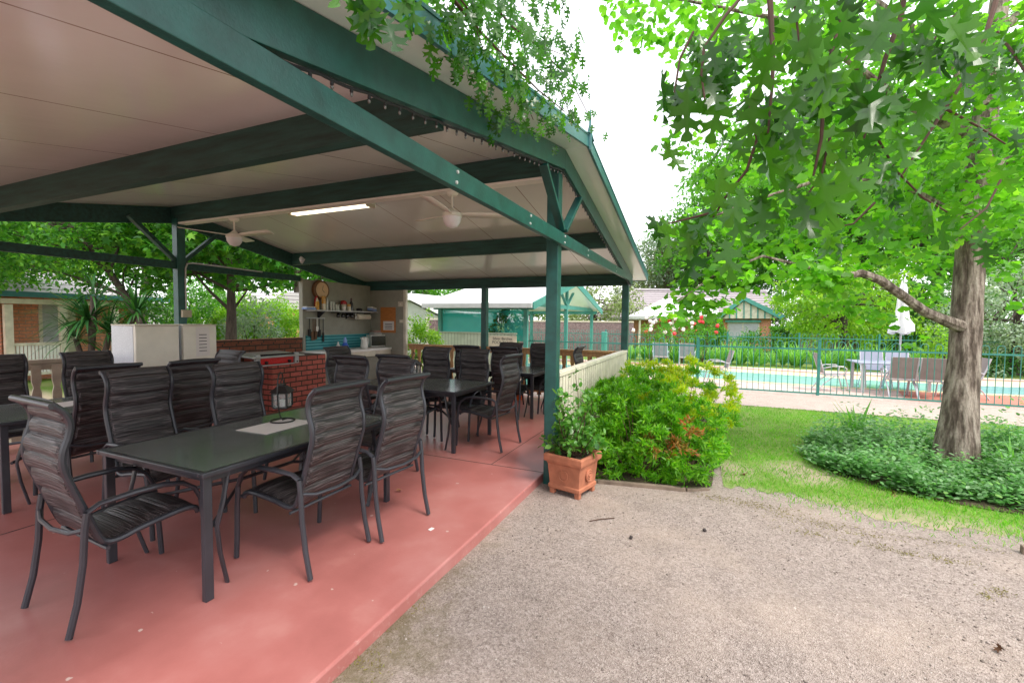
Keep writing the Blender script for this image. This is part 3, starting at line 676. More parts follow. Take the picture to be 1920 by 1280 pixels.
# ------------------------------------------------------------------ railings
def railing(name, label, p, q, top, m, pw, gap, capw=.09, z0=.06, shape=False, cap_m=None, side=1):
    p, q = Vector((*p, 0)), Vector((*q, 0)); d = (q-p); L = d.length; d.normalize(); sd_ = Vector((-d.y, d.x, 0))*side
    root = thing(name, label, 'railing', tuple(p))
    Z = Vector((0, 0, 1))
    MB().beam(p+Z*(top-.022), q+Z*(top-.022), capw, .044).build('handrail', cap_m or m, root, bevel=.005)
    MB().beam(p+Z*(top-.085)+sd_*.0, q+Z*(top-.085)+sd_*.0, .036, .075).beam(p+Z*(z0+.09), q+Z*(z0+.09), .036, .07).build('rail', m, root)
    mb = MB(); n = int(L/(pw+gap))
    for i in range(n):
        c = p+d*((i+.5)*L/n)
        for s_ in (1,):
            if shape:
                prof = [(-.5, 0), (-.5, .25), (-.32, .33), (-.5, .41), (-.5, .62), (-.32, .70), (-.5, .78), (-.5, 1), (.5, 1), (.5, .78), (.32, .70), (.5, .62), (.5, .41), (.32, .33), (.5, .25), (.5, 0)]
                poly = [c+d*(a*pw)+Z*(z0+b*(top-.06-z0))+sd_*.022 for a, b in prof]
                mb.prism([tuple(v) for v in poly], tuple(sd_*.018))
            else:
                a_ = c-d*(pw/2)+sd_*.0195; mb.prism([tuple(a_+Z*z0), tuple(a_+d*pw+Z*z0), tuple(a_+d*pw+Z*(top-.05)), tuple(a_+Z*(top-.05))], tuple(sd_*.018))
    mb.build('pickets', m, root)
    return root
railing('front_railing', 'cream board railing with wide cap rail behind the clipped shrubs', (.06, -.02), (4.02, -.02), 1.0, 'cream', .072, .028, side=-1)
railing('side_railing', 'unpainted timber railing with shaped pickets at pavilion far side', (4.09, 4.7), (4.09, .06), .97, 'wood_natural', .085, .075, shape=True)
railing('rear_railing', 'olive brown picket railing behind the dining tables at left', (-.06, 5.79), (-4.0, 5.79), .99, 'cream_dark', .085, .09, shape=True)
hw = thing('brick_half_wall', 'low dark brick wall under the opening beside kitchen nook', 'brick wall', (1.1, 5.78, 0))
MB().box((.06, 5.72, -.05), (2.12, 5.83, 1.075)).build('wall', 'brick_wall', hw)
MB().box((.06, 5.70, 1.077), (2.12, 5.85, 1.14)).build('capping', 'brick_wall', hw, bevel=.006)

# ================================================================== DINING FURNITURE
def chair_profile():
    'side rail of the sling chair as (y, z), from the front of the seat to the top of the back'
    ctl = [(.27, .385), (.25, .415), (.18, .425), (.0, .405), (-.10, .385), (-.155, .395), (-.185, .44), (-.225, .56), (-.272, .70), (-.300, .80), (-.300, .87), (-.280, .94), (-.272, 1.0), (-.290, 1.055), (-.330, 1.095)]
    out = []
    P = [ctl[0]]+ctl+[ctl[-1]]
    for i in range(1, len(P)-2):
        for t in np.linspace(0, 1, 5, endpoint=False):
            a, b, c, d = map(np.array, P[i-1:i+3])
            out.append(tuple(.5*((2*b)+(-a+c)*t+(2*a-5*b+4*c-d)*t*t+(-a+3*b-3*c+d)*t**3)))
    out.append(ctl[-1]); return out
PROF = chair_profile()
def sling(lo, hi, seams, th=.020, half=.200):
    'padded fabric between the rails with stitched cross seams'
    pr = np.array(PROF[lo:hi+1]); seg = np.linalg.norm(np.diff(pr, axis=0), axis=1); s = np.concatenate([[0], np.cumsum(seg)])
    ss = np.linspace(0, s[-1], max(12, int(s[-1]/.0065))); y = np.interp(ss, s, pr[:, 0]); z = np.interp(ss, s, pr[:, 1])
    ty, tz = np.gradient(y), np.gradient(z); l = np.hypot(ty, tz); ny, nz = -tz/l, ty/l
    xs = [-1, -.92, -.5, 0, .5, .92, 1]; mb = MB(); nx = len(xs); vs = []
    d = np.min([np.abs(ss-q) for q in seams], axis=0)
    puff = th*.5*(.10+.90*np.minimum(1, d/.030)**.5)
    for side in (1, -1):
        for i in range(len(ss)):
            for x in xs:
                e = 1 if abs(x) < .95 else .25; sag = -.010*(1-x*x)
                vs.append((x*half, y[i]+ny[i]*(side*puff[i]*e+sag), z[i]+nz[i]*(side*puff[i]*e+sag)))
    n = len(ss); fs = []
    for sd_, o in ((1, 0), (-1, n*nx)):
        for i in range(n-1):
            for k in range(nx-1): fs.append((o+i*nx+k, o+i*nx+k+1, o+(i+1)*nx+k+1, o+(i+1)*nx+k))
    q = n*nx
    for i in range(n-1):
        fs.append((i*nx, (i+1)*nx, q+(i+1)*nx, q+i*nx)); fs.append((i*nx+nx-1, (i+1)*nx+nx-1, q+(i+1)*nx+nx-1, q+i*nx+nx-1))
    for k in range(nx-1):
        fs.append((k, k+1, q+k+1, q+k)); fs.append(((n-1)*nx+k, (n-1)*nx+k+1, q+(n-1)*nx+k+1, q+(n-1)*nx+k))
    return mb.add(vs, fs)
def make_chair(label, loc, rz, group):
    t = thing('dining_chair', label, 'chair', loc, rz, group)
    jn = 25                                           # profile index where the seat ends and the back starts
    sling(2, jn, [.0, .14, .29, .44], .026).build('seat', 'sling_fabric', t, smooth=True, world=False)
    sling(jn, len(PROF)-1, [.0, .13, .26, .375, .47, .56, .635, .70], .036).build('backrest', 'sling_fabric', t, smooth=True, world=False)
    a = PROF[-1]
    MB().tube([(-.225, a[0]-.004, a[1]), (.225, a[0]-.004, a[1])], .016, 10).build('head_bar', 'charcoal', t, smooth=True, world=False)
    for s in (-1, 1):
        MB().tube([(s*.212, y, z) for y, z in PROF], .0155, 8, flat=1.0).build('side_rail', 'charcoal', t, smooth=True, world=False)
        arm = [(s*.248, -.235, .575), (s*.250, -.19, .602), (s*.254, -.05, .612), (s*.256, .08, .610), (s*.256, .17, .590), (s*.255, .23, .545), (s*.253, .265, .47)]
        MB().tube(arm, [.016, .017, .021, .021, .018, .016, .0155], 10, flat=.72).build('armrest', 'charcoal', t, smooth=True, world=False)
        MB().tube([(s*.253, .265, .47), (s*.250, .280, .34), (s*.247, .290, .15), (s*.247, .298, .012)], .0155, 8).build('leg', 'charcoal', t, smooth=True, world=False)
        MB().tube([(s*.248, -.235, .575), (s*.248, -.246, .50), (s*.247, -.255, .34), (s*.247, -.280, .16), (s*.248, -.315, .012)], .0155, 8).build('leg', 'charcoal', t, smooth=True, world=False)
    MB().tube([(-.247, -.245, .495), (-.16, -.27, .470), (0, -.282, .462), (.16, -.27, .470), (.247, -.245, .495)], .011, 8).build('rear_bar', 'charcoal', t, smooth=True, world=False)
    MB().tube([(-.248, .272, .395), (.248, .272, .395)], .011, 8).build('front_bar', 'charcoal', t, smooth=True, world=False)
    MB().tube([(-.246, -.16, .37), (.246, -.16, .37)], .010, 8).build('stretcher', 'charcoal', t, smooth=True, world=False)
    return t
U, Dn, Rt, Lf = 0, R(180), R(-90), R(90)              # facing +Y (away), -Y (to the viewer), +X, -X
chairs = [
 # near table
 (-2.06, .985, U+R(1), 'chair with its back to the viewer, left of two on the lantern table near side', 'near'),
 (-1.51, .885, U-R(4), 'chair with its back to the viewer, right of two on the lantern table near side', 'near'),
 (-2.785, 1.52, Rt-R(3), 'large foreground chair at the left head of the lantern table, seat facing right', 'near'),
 (-2.155, 2.28, Dn, 'chair facing the viewer, left one on the far side of the lantern table', 'near'),
 (-1.555, 2.05, Dn-R(3), 'chair facing the viewer behind the lantern, right one on the far side of its table', 'near'),
 (-.80, 1.47, Lf, 'chair at the right head of the lantern table, half hidden by the near side chairs', 'near'),
 # rear left table
 (-2.10, 3.42, U, 'dark chair showing its back between the two tables at left, nearer the left edge', 'rear'),
 (-1.49, 3.32, U, 'dark chair showing its back between the two tables at left, in front of the fridges', 'rear'),
 (-2.14, 4.72, Dn, 'chair cut by the left edge of the photo in front of the verandah house', 'rear'),
 (-1.44, 4.67, Dn, 'chair facing the viewer just left of the fridges and under the spiky plant', 'rear'),
 (-.83, 3.92, Lf, 'chair between the right fridge and barbecue, only its top showing', 'rear'),
 # middle table
 (.69, 1.03, U-R(3), 'chair with its curved back to the viewer at the near end of the middle table', 'middle'),
 (.24, 1.84, Rt, 'chair seen side on behind the lantern table, left side of the middle table', 'middle'),
 (-.06, 2.20, Rt+R(2), 'chair showing its back in front of the brick barbecue and counter', 'middle'),
 (.74, 3.16, Dn, 'chair at the far end of the middle table below the kitchen counter', 'middle'),
 (1.05, 2.20, Lf, 'chair facing left on the right side of the middle table, nearer the kitchen wall', 'middle'),
 (.97, 1.54, Lf, 'chair facing left on the right side of the middle table, nearer the green post', 'middle'),
 # far right table
 (2.33, 2.08, Rt, 'chair in front of the sage fence, left side of the far table', 'far'),
 (2.37, 1.46, Rt, 'chair below the pool rules sign, left side of the far table', 'far'),
 (2.94, 1.86, Lf, 'chair partly overlapped on the right side of the far table near the sign', 'far'),
 (2.92, 1.25, Lf, 'chair touching the front green post on the right side of the far table', 'far'),
 (2.85, .80, U, 'chair seen edge on through the railings right of the front green post', 'far'),
]
GN = {'near': 'chairs around the lantern table', 'rear': 'chairs around the rear left table', 'middle': 'chairs around the middle table', 'far': 'chairs around the far table'}
ch0 = None
for x, y, rz, lab, g in chairs:
    if ch0 is None: ch0 = make_chair(lab, (x, y, 0), rz, GN[g])
    else: dup(ch0, (x, y, 0), rz, lab, GN[g])

def make_table(label, cx, cy, L, W, rz):
    'dark frame, inset glass, four corner legs each with a bowed brace'
    t = thing('dining_table', label, 'table', (cx, cy, 0), rz, 'glass topped dining tables')
    hx, hy = L/2, W/2
    MB().box((-hx+.03, -hy+.03, .686), (hx-.03, hy-.03, .698)).build('glass_top', 'table_glass', t, world=False)
    mb = MB()
    mb.box((-hx, -hy, .672), (hx, -hy+.034, .700)).box((-hx, hy-.034, .672), (hx, hy, .700)).box((-hx, -hy+.034, .672), (-hx+.034, hy-.034, .700)).box((hx-.034, -hy+.034, .672), (hx, hy-.034, .700))
    mb.build('rim', 'charcoal', t, bevel=.006, world=False)
    MB().box((-hx+.07, -hy+.06, .628), (hx-.07, -hy+.085, .671)).box((-hx+.07, hy-.085, .628), (hx-.07, hy-.06, .671)).box((-hx+.06, -hy+.085, .628), (-hx+.085, hy-.085, .671)).box((hx-.085, -hy+.085, .628), (hx-.06, hy-.085, .671)).build('apron', 'charcoal', t, world=False)
    for sx in (-1, 1):
        for sy in (-1, 1):
            x, y = sx*(hx-.045), sy*(hy-.045)
            MB().box((x-.023, y-.016, 0), (x+.023, y+.016, .672)).build('leg', 'charcoal', t, bevel=.004, world=False)
            MB().tube([(x-sx*.14, y-sy*.03, .66), (x-sx*.11, y-sy*.03, .50), (x-sx*.075, y-sy*.035, .36), (x-sx*.10, y-sy*.05, .2), (x-sx*.15, y-sy*.07, .005)], .017, 8, flat=.6).build('brace', 'charcoal', t, smooth=True, world=False)
    for s in (-1, 1): MB().tube([(s*(hx-.1), -hy+.10, .36), (s*.2, 0, .42), (s*(hx-.1), hy-.1, .36)], .012, 6).build('stretcher', 'charcoal', t, smooth=True, world=False)
    MB().tube([(-.2, 0, .42), (.2, 0, .42)], .012, 6).build('centre_bar', 'charcoal', t, smooth=True, world=False)
    return t
t1 = make_table('near glass topped table with charcoal frame carrying a lantern on a white mat', -1.925, 1.475, 1.54, 1.0, 0)
dup(t1, (-1.87, 3.93, 0), 0, 'glass topped table at far left behind the near chairs')
dup(t1, (.66, 1.95, 0), R(90), 'glass topped table in the middle with a lantern and a bare near corner')
dup(t1, (2.72, 1.80, 0), R(90), 'farthest glass topped table, pale and shiny beside the front green post')
def sheet_thing(name, label, cat, cx, cy, z, w_, h_, rz, m, group=None):
    o = MB().box((-w_/2, -h_/2, 0), (w_/2, h_/2, .0016)).build(name, m, None, loc=(cx, cy, z), world=False); o.rotation_euler = (0, 0, rz); 
    me = o.data
    for v in me.vertices: v.co += Vector((cx, cy, z))
    return tag(o, label, cat, group)
pm = onz(520, 798, .70)
sheet_thing('placemat', 'white placemat under the lantern on the near table', 'placemat', pm[0], pm[1]+.0, .7005, .44, .30, R(2), 'paper', 'white placemats')
pm2 = onz(128, 757, .70)
sheet_thing('placemat', 'white placemat on the far left table half hidden by chairs', 'placemat', pm2[0]+.1, pm2[1], .7005, .44, .30, R(4), 'paper', 'white placemats')
def make_lantern(label, loc, rz):
    t = thing('lantern', label, 'lantern', loc, rz, 'hanging table lanterns')
    ring = [(.085*math.cos(a), .085*math.sin(a), .007) for a in np.linspace(0, 2*math.pi, 25)]
    MB().tube(ring, .006, 6, cap=False).build('base_ring', 'black_metal', t, smooth=True, world=False)
    st = [(.085, 0, .007), (0, 0, .012), (-.045, 0, .05), (-.08, 0, .14), (-.088, 0, .25), (-.075, 0, .34), (-.035, 0, .385), (.0, 0, .375), (.012, 0, .345), (0, 0, .325)]
    MB().tube(st, .0052, 6).build('stem', 'black_metal', t, smooth=True, world=False)
    body = MB().box((-.052, -.052, .105), (.052, .052, .118))
    for a in (-1, 1):
        for b in (-1, 1): body.box((a*.052-.006, b*.052-.006, .118), (a*.052+.006, b*.052+.006, .232))
    for a in (-1, 1): body.box((-.046, a*.052-.005, .222), (.046, a*.052+.005, .232)); body.box((a*.052-.005, -.046, .222), (a*.052+.005, .046, .232))
    body.build('cage', 'black_metal', t, world=False)
    r0, r1 = .072, .028
    MB().add([(-r0, -r0, .232), (r0, -r0, .232), (r0, r0, .232), (-r0, r0, .232), (-r1, -r1, .278), (r1, -r1, .278), (r1, r1, .278), (-r1, r1, .278)],
             [(0, 3, 2, 1), (4, 5, 6, 7), (0, 1, 5, 4), (1, 2, 6, 5), (2, 3, 7, 6), (3, 0, 4, 7)]).box((-.022, -.022, .278), (.022, .022, .29)).build('lantern_roof', 'black_metal', t, world=False)
    MB().tube([(-.024, 0, .288), (-.024, 0, .315), (0, 0, .328), (.024, 0, .315), (.024, 0, .288)], .004, 6).build('handle', 'black_metal', t, smooth=True, world=False)
    g = MB()
    for a in (-1, 1): g.box((-.046, a*.05-.001, .118), (.046, a*.05+.001, .222)); g.box((a*.05-.001, -.046, .118), (a*.05+.001, .046, .222))
    g.build('pane', 'clear_glass', t, world=False)
    MB().lathe((0, 0, .118), [(.02, 0), (.02, .05), (.002, .055)], 12).build('candle', 'white_paint', t, smooth=True, world=False)
    return t
lb = onz(530, 790, .70)
ln = make_lantern('black metal lantern hanging from a hooked stand on white placemat', (lb[0], lb[1], .702), R(28))
lb2 = onz(800, 715, .70)
dup(ln, (lb2[0]-.12, lb2[1]+.1, .70), R(10), 'dark lantern on the middle table, seen small behind the near chair back')

# ================================================================== KITCHEN NOOK AND BARBECUE
kw = thing('kitchen_wall', 'olive grey corner wall panels of the pavilion kitchen nook', 'partition', (3.1, 5.7, 0))
MB().box((2.14, 5.715, 0), (4.02, 5.775, 2.25)).build('back_panel', 'kitchen_wall', kw)
MB().box((4.022, 4.80, 0), (4.075, 5.775, 2.25)).build('side_panel', 'kitchen_wall', kw)
MB().box((4.012, 4.735, 0), (4.085, 4.798, 2.27)).build('end_trim', 'cream', kw)
MB().box((2.122, 5.70, 0), (2.139, 5.79, 2.27)).build('edge_trim', 'kitchen_wall', kw)
MB().box((2.20, 5.702, .885), (4.02, 5.714, 1.175)).build('splashback', 'splash_teal', kw)
ct = thing('counter', 'white topped kitchen counter running along the nook wall', 'counter', (3.1, 5.4, 0))
MB().box((2.02, 5.12, .835), (4.02, 5.70, .882)).build('worktop', 'white_paint', ct, bevel=.005)
MB().box((2.04, 5.14, .72), (4.01, 5.16, .833)).build('front_rail', 'cream', ct)
MB().box((2.12, 5.22, 0), (4.0, 5.68, .718)).build('cabinet', 'kitchen_wall', ct)
# brick barbecue
bb = thing('brick_barbecue', 'built in red brick barbecue with steel lid and red control panel', 'barbecue', (1.45, 5.4, 0))
MB().box((.92, 5.02, -.02), (2.015, 5.70, .862)).build('brick_base', 'brick_bbq', bb)
hx0, hx1 = onY(478, 660, 4.98)[0], onY(560, 660, 4.98)[0]
MB().prism([(hx0-.08, 4.93, .875), (hx0-.08, 5.60, .905), (hx0-.08, 5.60, .935), (hx0-.08, 4.93, .90)], (hx1-hx0+.16, 0, 0)).build('hood', 'steel', bb, bevel=.006)
zt, zb = onY(520, 663, 4.99)[2], onY(520, 683, 4.99)[2]
MB().box((hx0+.10, 4.985, zb+.012), (hx1-.10, 5.018, zt-.03)).build('control_panel', 'red_enamel', bb, bevel=.006)
MB().box((hx0+.085, 4.995, zt-.028), (hx1-.085, 5.017, zt+.002)).build('slot', 'black_glass', bb)
for x in (hx0+.045, hx1-.045): MB().box((x-.038, 4.965, zb-.005), (x+.038, 5.018, zt+.004)).build('side_bracket', 'steel_paint', bb, bevel=.004)
MB().box((hx0+.08, 4.98, zb-.012), (hx1-.08, 5.018, zb+.006)).build('drip_rail', 'steel_paint', bb)
for x in (hx0+.19, hx1-.19): MB().lathe((x, 4.985, zb+.042), [(.024, 0), (.022, -.03), (.016, -.034)], 12, axis=1).build('knob', 'rubber', bb, smooth=True)
for x in (hx0+.045, hx1-.045): MB().lathe((x, 4.965, zb+.025), [(.012, 0), (.010, -.012)], 10, axis=1).build('bolt', 'rubber', bb)
# shelf
sh = thing('wall_shelf', 'grey shelf of jars and bottles on the nook wall', 'shelf', (3.1, 5.6, 1.65))
MB().box((2.20, 5.48, 1.645), (4.0, 5.714, 1.672)).build('board', 'steel_paint', sh)
for x in (2.5, 3.25, 3.8): MB().prism([(x-.012, 5.712, 1.643), (x-.012, 5.52, 1.643), (x-.012, 5.712, 1.50)], (.024, 0, 0)).build('bracket', 'rubber', sh)
SH = 1.673
def onshelf(px): return onY(px, 580, 5.56)[0]
def bottle(name, label, cat, loc, prof, m, top=None, topm=None, group=None):
    t = thing(name, label, cat, loc, group=group)
    MB().lathe((0, 0, 0), prof, 14).build('body', m, t, smooth=True, world=False)
    if top: MB().lathe((0, 0, 0), top, 12).build('lid', topm, t, smooth=True, world=False)
    return t
bottle('sauce_bottle', 'mustard yellow squeeze bottle at the left of the shelf', 'sauce bottle', (onshelf(595), 5.56, SH), [(.036, 0), (.038, .10), (.03, .16)], 'mustard', [(.026, .16), (.02, .18), (.005, .235)], 'tin_white')
bottle('spray_can', 'tall white and orange spray can beside the mustard bottle', 'spray can', (onshelf(606.5), 5.55, SH), [(.040, 0), (.040, .07), (.040, .22)], 'tin_white', [(.041, .12), (.041, .26), (.03, .27)], 'mustard')
bottle('sauce_bottle', 'dark red sauce bottle behind the orange ones on the shelf', 'sauce bottle', (onshelf(600), 5.65, SH), [(.04, 0), (.04, .2), (.018, .26), (.018, .31)], 'red_gloss')
for k, (px, h, lab) in enumerate([(612.5, .24, 'tall clear glass with the narrow neck beside the spray can'), (619.5, .17, 'clear glass second from the spray can on the shelf'), (624.5, .17, 'clear glass third from the spray can on the shelf'), (629.5, .12, 'short clear tumbler in the middle of the shelf'), (633.5, .12, 'short clear tumbler next right in the middle of the shelf')]):
    bottle('glass', lab, 'glass', (onshelf(px), 5.55, SH), [(.024, 0), (.028, h*.6), (.022 if h > .2 else .03, h)], 'glass_grey', group='glasses on the shelf')
bottle('jar', 'jar with a round red lid right of the tumblers', 'jar', (onshelf(648.5), 5.62, SH), [(.05, 0), (.055, .10), (.05, .15)], 'tin_white', [(.062, .13), (.066, .17), (.05, .2), (.02, .215)], 'red_gloss')
bottle('cup', 'small cream cup in front of the red lidded jar', 'cup', (onshelf(642.5), 5.53, SH), [(.03, 0), (.045, .05), (.04, .08)], 'white_plastic')
bottle('tin', 'small cream and yellow tin beside the red lidded jar', 'tin', (onshelf(653), 5.54, SH), [(.036, 0), (.036, .09), (.034, .12)], 'tin_white', [(.037, .09), (.037, .14)], 'mustard')
bottle('wine_bottle', 'dark bottle with a maroon neck toward the shelf middle', 'bottle', (onshelf(660), 5.58, SH), [(.038, 0), (.038, .15), (.015, .21), (.015, .26)], 'black_glass', [(.017, .20), (.017, .27)], 'dark_red')
bottle('pot', 'small black pot near the right end of the shelf', 'pot', (onshelf(675), 5.58, SH), [(.06, 0), (.065, .05), (.03, .065)], 'rubber')
t = thing('storage_box', 'pale box lying tilted at right end of the shelf', 'box', (onshelf(699), 5.58, SH))
MB().box((-.11, -.06, 0), (.11, .06, .07)).build('box_body', 'blue_pale', t, world=False, bevel=.006); MB().box((-.112, -.062, .05), (.112, .062, .085)).build('lid', 'white_plastic', t, world=False, bevel=.006); t.rotation_euler = (0, R(8), R(12)); t.location.z += .012
t = thing('plastic_tray', 'blue and white tray at the left end of the shelf', 'tray', (onshelf(581), 5.58, SH))
MB().box((-.11, -.07, 0), (.11, .07, .035)).build('tray_body', 'blue_pale', t, world=False, bevel=.008); MB().box((-.10, -.06, .036), (.10, .06, .055)).build('folded_cloth', 'white_paint', t, world=False, bevel=.01)
# glass rack under the shelf
t = thing('glass_rack', 'black stemware rack holding dark glasses under the shelf', 'rack', (3.2, 5.58, 1.62))
MB().box((2.80, 5.50, 1.625), (3.55, 5.68, 1.640)).build('rack', 'rubber', t)
for k in range(5): MB().lathe((2.9+k*.13, 5.58, 1.53), [(.02, .09), (.035, .05), (.038, .02), (.03, 0)], 10).build('stem_glass', 'black_glass', t, smooth=True)
t = thing('paper_towel_holder', 'cream paper towel roll on a holder under the shelf', 'paper towel', (3.85, 5.56, 1.52))
x0, x1 = onY(669, 595, 5.56)[0], onY(692, 595, 5.56)[0]; zc = onY(680, 594, 5.56)[2]
MB().lathe((x0, 5.56, zc), [(.06, 0), (.062, .01), (.062, x1-x0-.01), (.06, x1-x0)], 18, axis=0).build('roll', 'cream', t, smooth=True)
MB().tube([(x0-.03, 5.56, zc-.05), (x0-.03, 5.56, 1.643)], .012, 6).tube([(x0-.03, 5.56, zc), (x1+.02, 5.56, zc)], .012, 6).build('holder', 'white_plastic', t)
# wall clock
cc = onY(602, 544, 5.68)
t = thing('wall_clock', 'round wooden barrel clock with an orange tan face on nook wall', 'clock', (cc[0]-.02, 5.71, cc[2]))
MB().lathe((0, 0, 0), [(.185, 0), (.20, -.04), (.19, -.075), (.15, -.08)], 28, axis=1).build('case', 'wood_brown', t, smooth=True, world=False)
MB().lathe((0, -.081, 0), [(.152, 0), (.152, -.004)], 28, axis=1).build('face', 'clock_face', t, world=False)
MB().beam((0, -.089, 0), (.05, -.089, -.045), .008, .004, (0, 1, 0)).beam((0, -.089, 0), (.02, -.089, .09), .006, .004, (0, 1, 0)).build('hands', 'ink', t, world=False)
# barbecue tools
t = thing('tool_rack', 'rail of black and brown handled barbecue tools beside the brick wall', 'tool rack', (2.4, 5.69, 1.45))
MB().box((2.20, 5.69, 1.50), (2.66, 5.712, 1.525)).build('rail', 'steel_paint', t)
for x, L, m, wd in [(2.26, .34, 'rubber', .03), (2.35, .42, 'wood_brown', .045), (2.40, .40, 'wood_brown', .04), (2.50, .36, 'rubber', .035), (2.60, .46, 'rubber', .02), (2.45, .25, 'white_plastic', .03)]:
    MB().tube([(x, 5.68, 1.50), (x, 5.68, 1.50-L*.6)], .008, 6).box((x-wd, 5.675, 1.50-L), (x+wd, 5.684, 1.50-L*.6)).build('tool', m, t)
# counter top items
CT = .883
def oncounter(px, Y): return onY(px, 640, Y)[0]
bottle('soap_bottle', 'small white bottle on the counter left of the blue one', 'bottle', (oncounter(634, 5.5), 5.5, CT), [(.04, 0), (.045, .06), (.02, .10), (.012, .15)], 'white_plastic')
bottle('spray_bottle', 'blue bottle with a pale cap on the counter', 'bottle', (oncounter(647, 5.5), 5.5, CT), [(.07, 0), (.075, .05), (.05, .11), (.04, .13)], 'blue_plastic', [(.035, .13), (.045, .17), (.02, .23), (.006, .25)], 'blue_pale')
t = thing('kettle', 'white electric kettle on the counter beside the microwave', 'kettle', (oncounter(683, 5.45), 5.45, CT))
MB().lathe((0, 0, 0), [(.075, 0), (.08, .03), (.068, .16), (.055, .225), (.02, .24)], 18).build('body', 'white_plastic', t, smooth=True, world=False)
MB().tube([(.05, 0, .21), (.10, 0, .215), (.125, 0, .16), (.115, 0, .08), (.075, 0, .05)], .013, 8).build('handle', 'white_plastic', t, smooth=True, world=False)
MB().prism([(-.05, -.02, .15), (-.095, -.004, .22), (-.05, -.02, .225)], (0, .04, 0)).build('spout', 'white_plastic', t, world=False)
mxx = oncounter(708, 5.5)
t = thing('microwave', 'white microwave with black glass door at the counter corner', 'microwave', (mxx+.02, 5.5, CT), R(-28))
MB().box((-.235, -.17, .012), (.235, .18, .265)).build('casing', 'white_plastic', t, world=False, bevel=.006)
MB().box((-.225, -.182, .03), (.11, -.171, .25)).build('door', 'black_glass', t, world=False, bevel=.003)
MB().box((.125, -.178, .03), (.222, -.1705, .25)).build('key_panel', 'white_paint', t, world=False)
t = thing('sandwich_press', 'grey and pink toaster stacked on top of the microwave', 'toaster', (mxx+.02, 5.52, CT+.267), R(-20))
MB().box((-.15, -.12, 0), (.15, .12, .06)).build('body', 'steel_paint', t, world=False, bevel=.015); MB().box((-.14, -.11, .062), (.14, .11, .10)).build('lid', 'toast', t, world=False, bevel=.02)
t = thing('utensil_pot', 'pot of wooden spoons between the microwave and side wall', 'utensil pot', (oncounter(727, 5.3), 5.3, CT))
MB().lathe((0, 0, 0), [(.04, 0), (.045, .12), (.042, .125)], 14).build('pot', 'white_plastic', t, smooth=True, world=False)
for k in range(4):
    a = k*1.6; e = (.05*math.cos(a), .05*math.sin(a), .24)
    MB().tube([(0, 0, .05), (e[0]*.7, e[1]*.7, .17)], .006, 6).blob((e[0]*.8, e[1]*.8, .205), .026).build('spoon', 'wood_natural', t, smooth=True, world=False)
# notice board and switches on the side wall
def onside(px, py): return onX(px, py, 4.02)
a, b = onside(714, 576), onside(742, 624)
t = thing('notice_board', 'orange timber notice board on the nook side wall', 'notice board', (4.015, (a[1]+b[1])/2, (a[2]+b[2])/2))
MB().box((4.008, b[1], b[2]), (4.021, a[1], a[2])).build('board', 'wood_orange', t)
c, d = onside(719.5, 602), onside(739.5, 619)
MB().box((4.0035, d[1], d[2]), (4.007, c[1], c[2])).build('notice', 'paper', t)
tb = MB()
for k in range(4): tb.box((4.0015, d[1]+.05, d[2]+.03+k*.035), (4.0032, c[1]-.05, d[2]+.042+k*.035))
tb.build('printed_lines', 'ink', t)
for px, py, w_, h_, lab in [(751, 570, .13, .11, 'cream double switch plate high on the nook side wall'), (752.5, 602, .10, .07, 'cream power outlet below the double switch plate')]:
    p = onside(px, py); t = thing('switch_plate', lab, 'switch', tuple(p))
    MB().box((4.011, p[1]-w_/2, p[2]-h_/2), (4.021, p[1]+w_/2, p[2]+h_/2)).build('plate', 'cream', t, bevel=.003)
    MB().box((4.006, p[1]-.018, p[2]-.014), (4.010, p[1]+.018, p[2]+.014)).build('switch', 'white_plastic', t)
# fridges
def fridge(label, x0, x1, y0, y1, h, note):
    t = thing('fridge', label, 'fridge', ((x0+x1)/2, (y0+y1)/2, 0), group='white fridges by the rear post')
    MB().box((x0, y0+.06, .03), (x1, y1, h)).build('cabinet', 'fridge_side', t, bevel=.008)
    zs = .86
    MB().box((x0, y0, zs+.006), (x1, y0+.055, h)).build('freezer_door', 'fridge_white', t, bevel=.008)
    MB().box((x0, y0, .06), (x1, y0+.055, zs-.012)).build('fridge_door', 'fridge_white', t, bevel=.008)
    MB().box((x0+.01, y0+.006, zs-.012), (x1-.01, y0+.05, zs+.006)).build('door_seal', 'rubber', t)
    MB().box((x0-.004, y0-.004, h+.001), (x1+.004, y1, h+.018)).build('top', 'cream', t, bevel=.004)
    for dx in (.05, -.05):
        xx = x0+.05 if dx > 0 else x1-.05
        MB().box((xx-.02, y0+.1, 0), (xx+.02, y0+.14, .03)).build('foot', 'rubber', t)
    if note == 'sheet':
        MB().box((x0+.16, y0-.003, zs+.10), (x1-.10, y0-.0008, h-.02)).build('notice', 'paper', t)
        l = MB()
        for k in range(6): l.box((x0+.20, y0-.0045, zs+.17+k*.045), (x1-.14, y0-.0032, zs+.180+k*.045))
        l.build('printed_lines', 'ink', t)
    else:
        MB().box((x0+.12, y0-.003, zs-.19), (x1-.11, y0-.0008, zs-.06)).build('sticker', 'tin_white', t)
        MB().box((x0+.15, y0-.0045, zs-.16), (x1-.20, y0-.0032, zs-.12)).box((x1-.19, y0-.0045, zs-.10), (x1-.14, y0-.0032, zs-.07)).build('sticker_print', 'red_gloss', t)
    return t
fridge('left white fridge with its grey side showing and a red printed sticker', -.90, -.40, 5.12, 5.66, 1.385, 'sticker')
fridge('right white fridge with a printed notice on its freezer door', -.345, .10, 5.12, 5.58, 1.385, 'sheet')
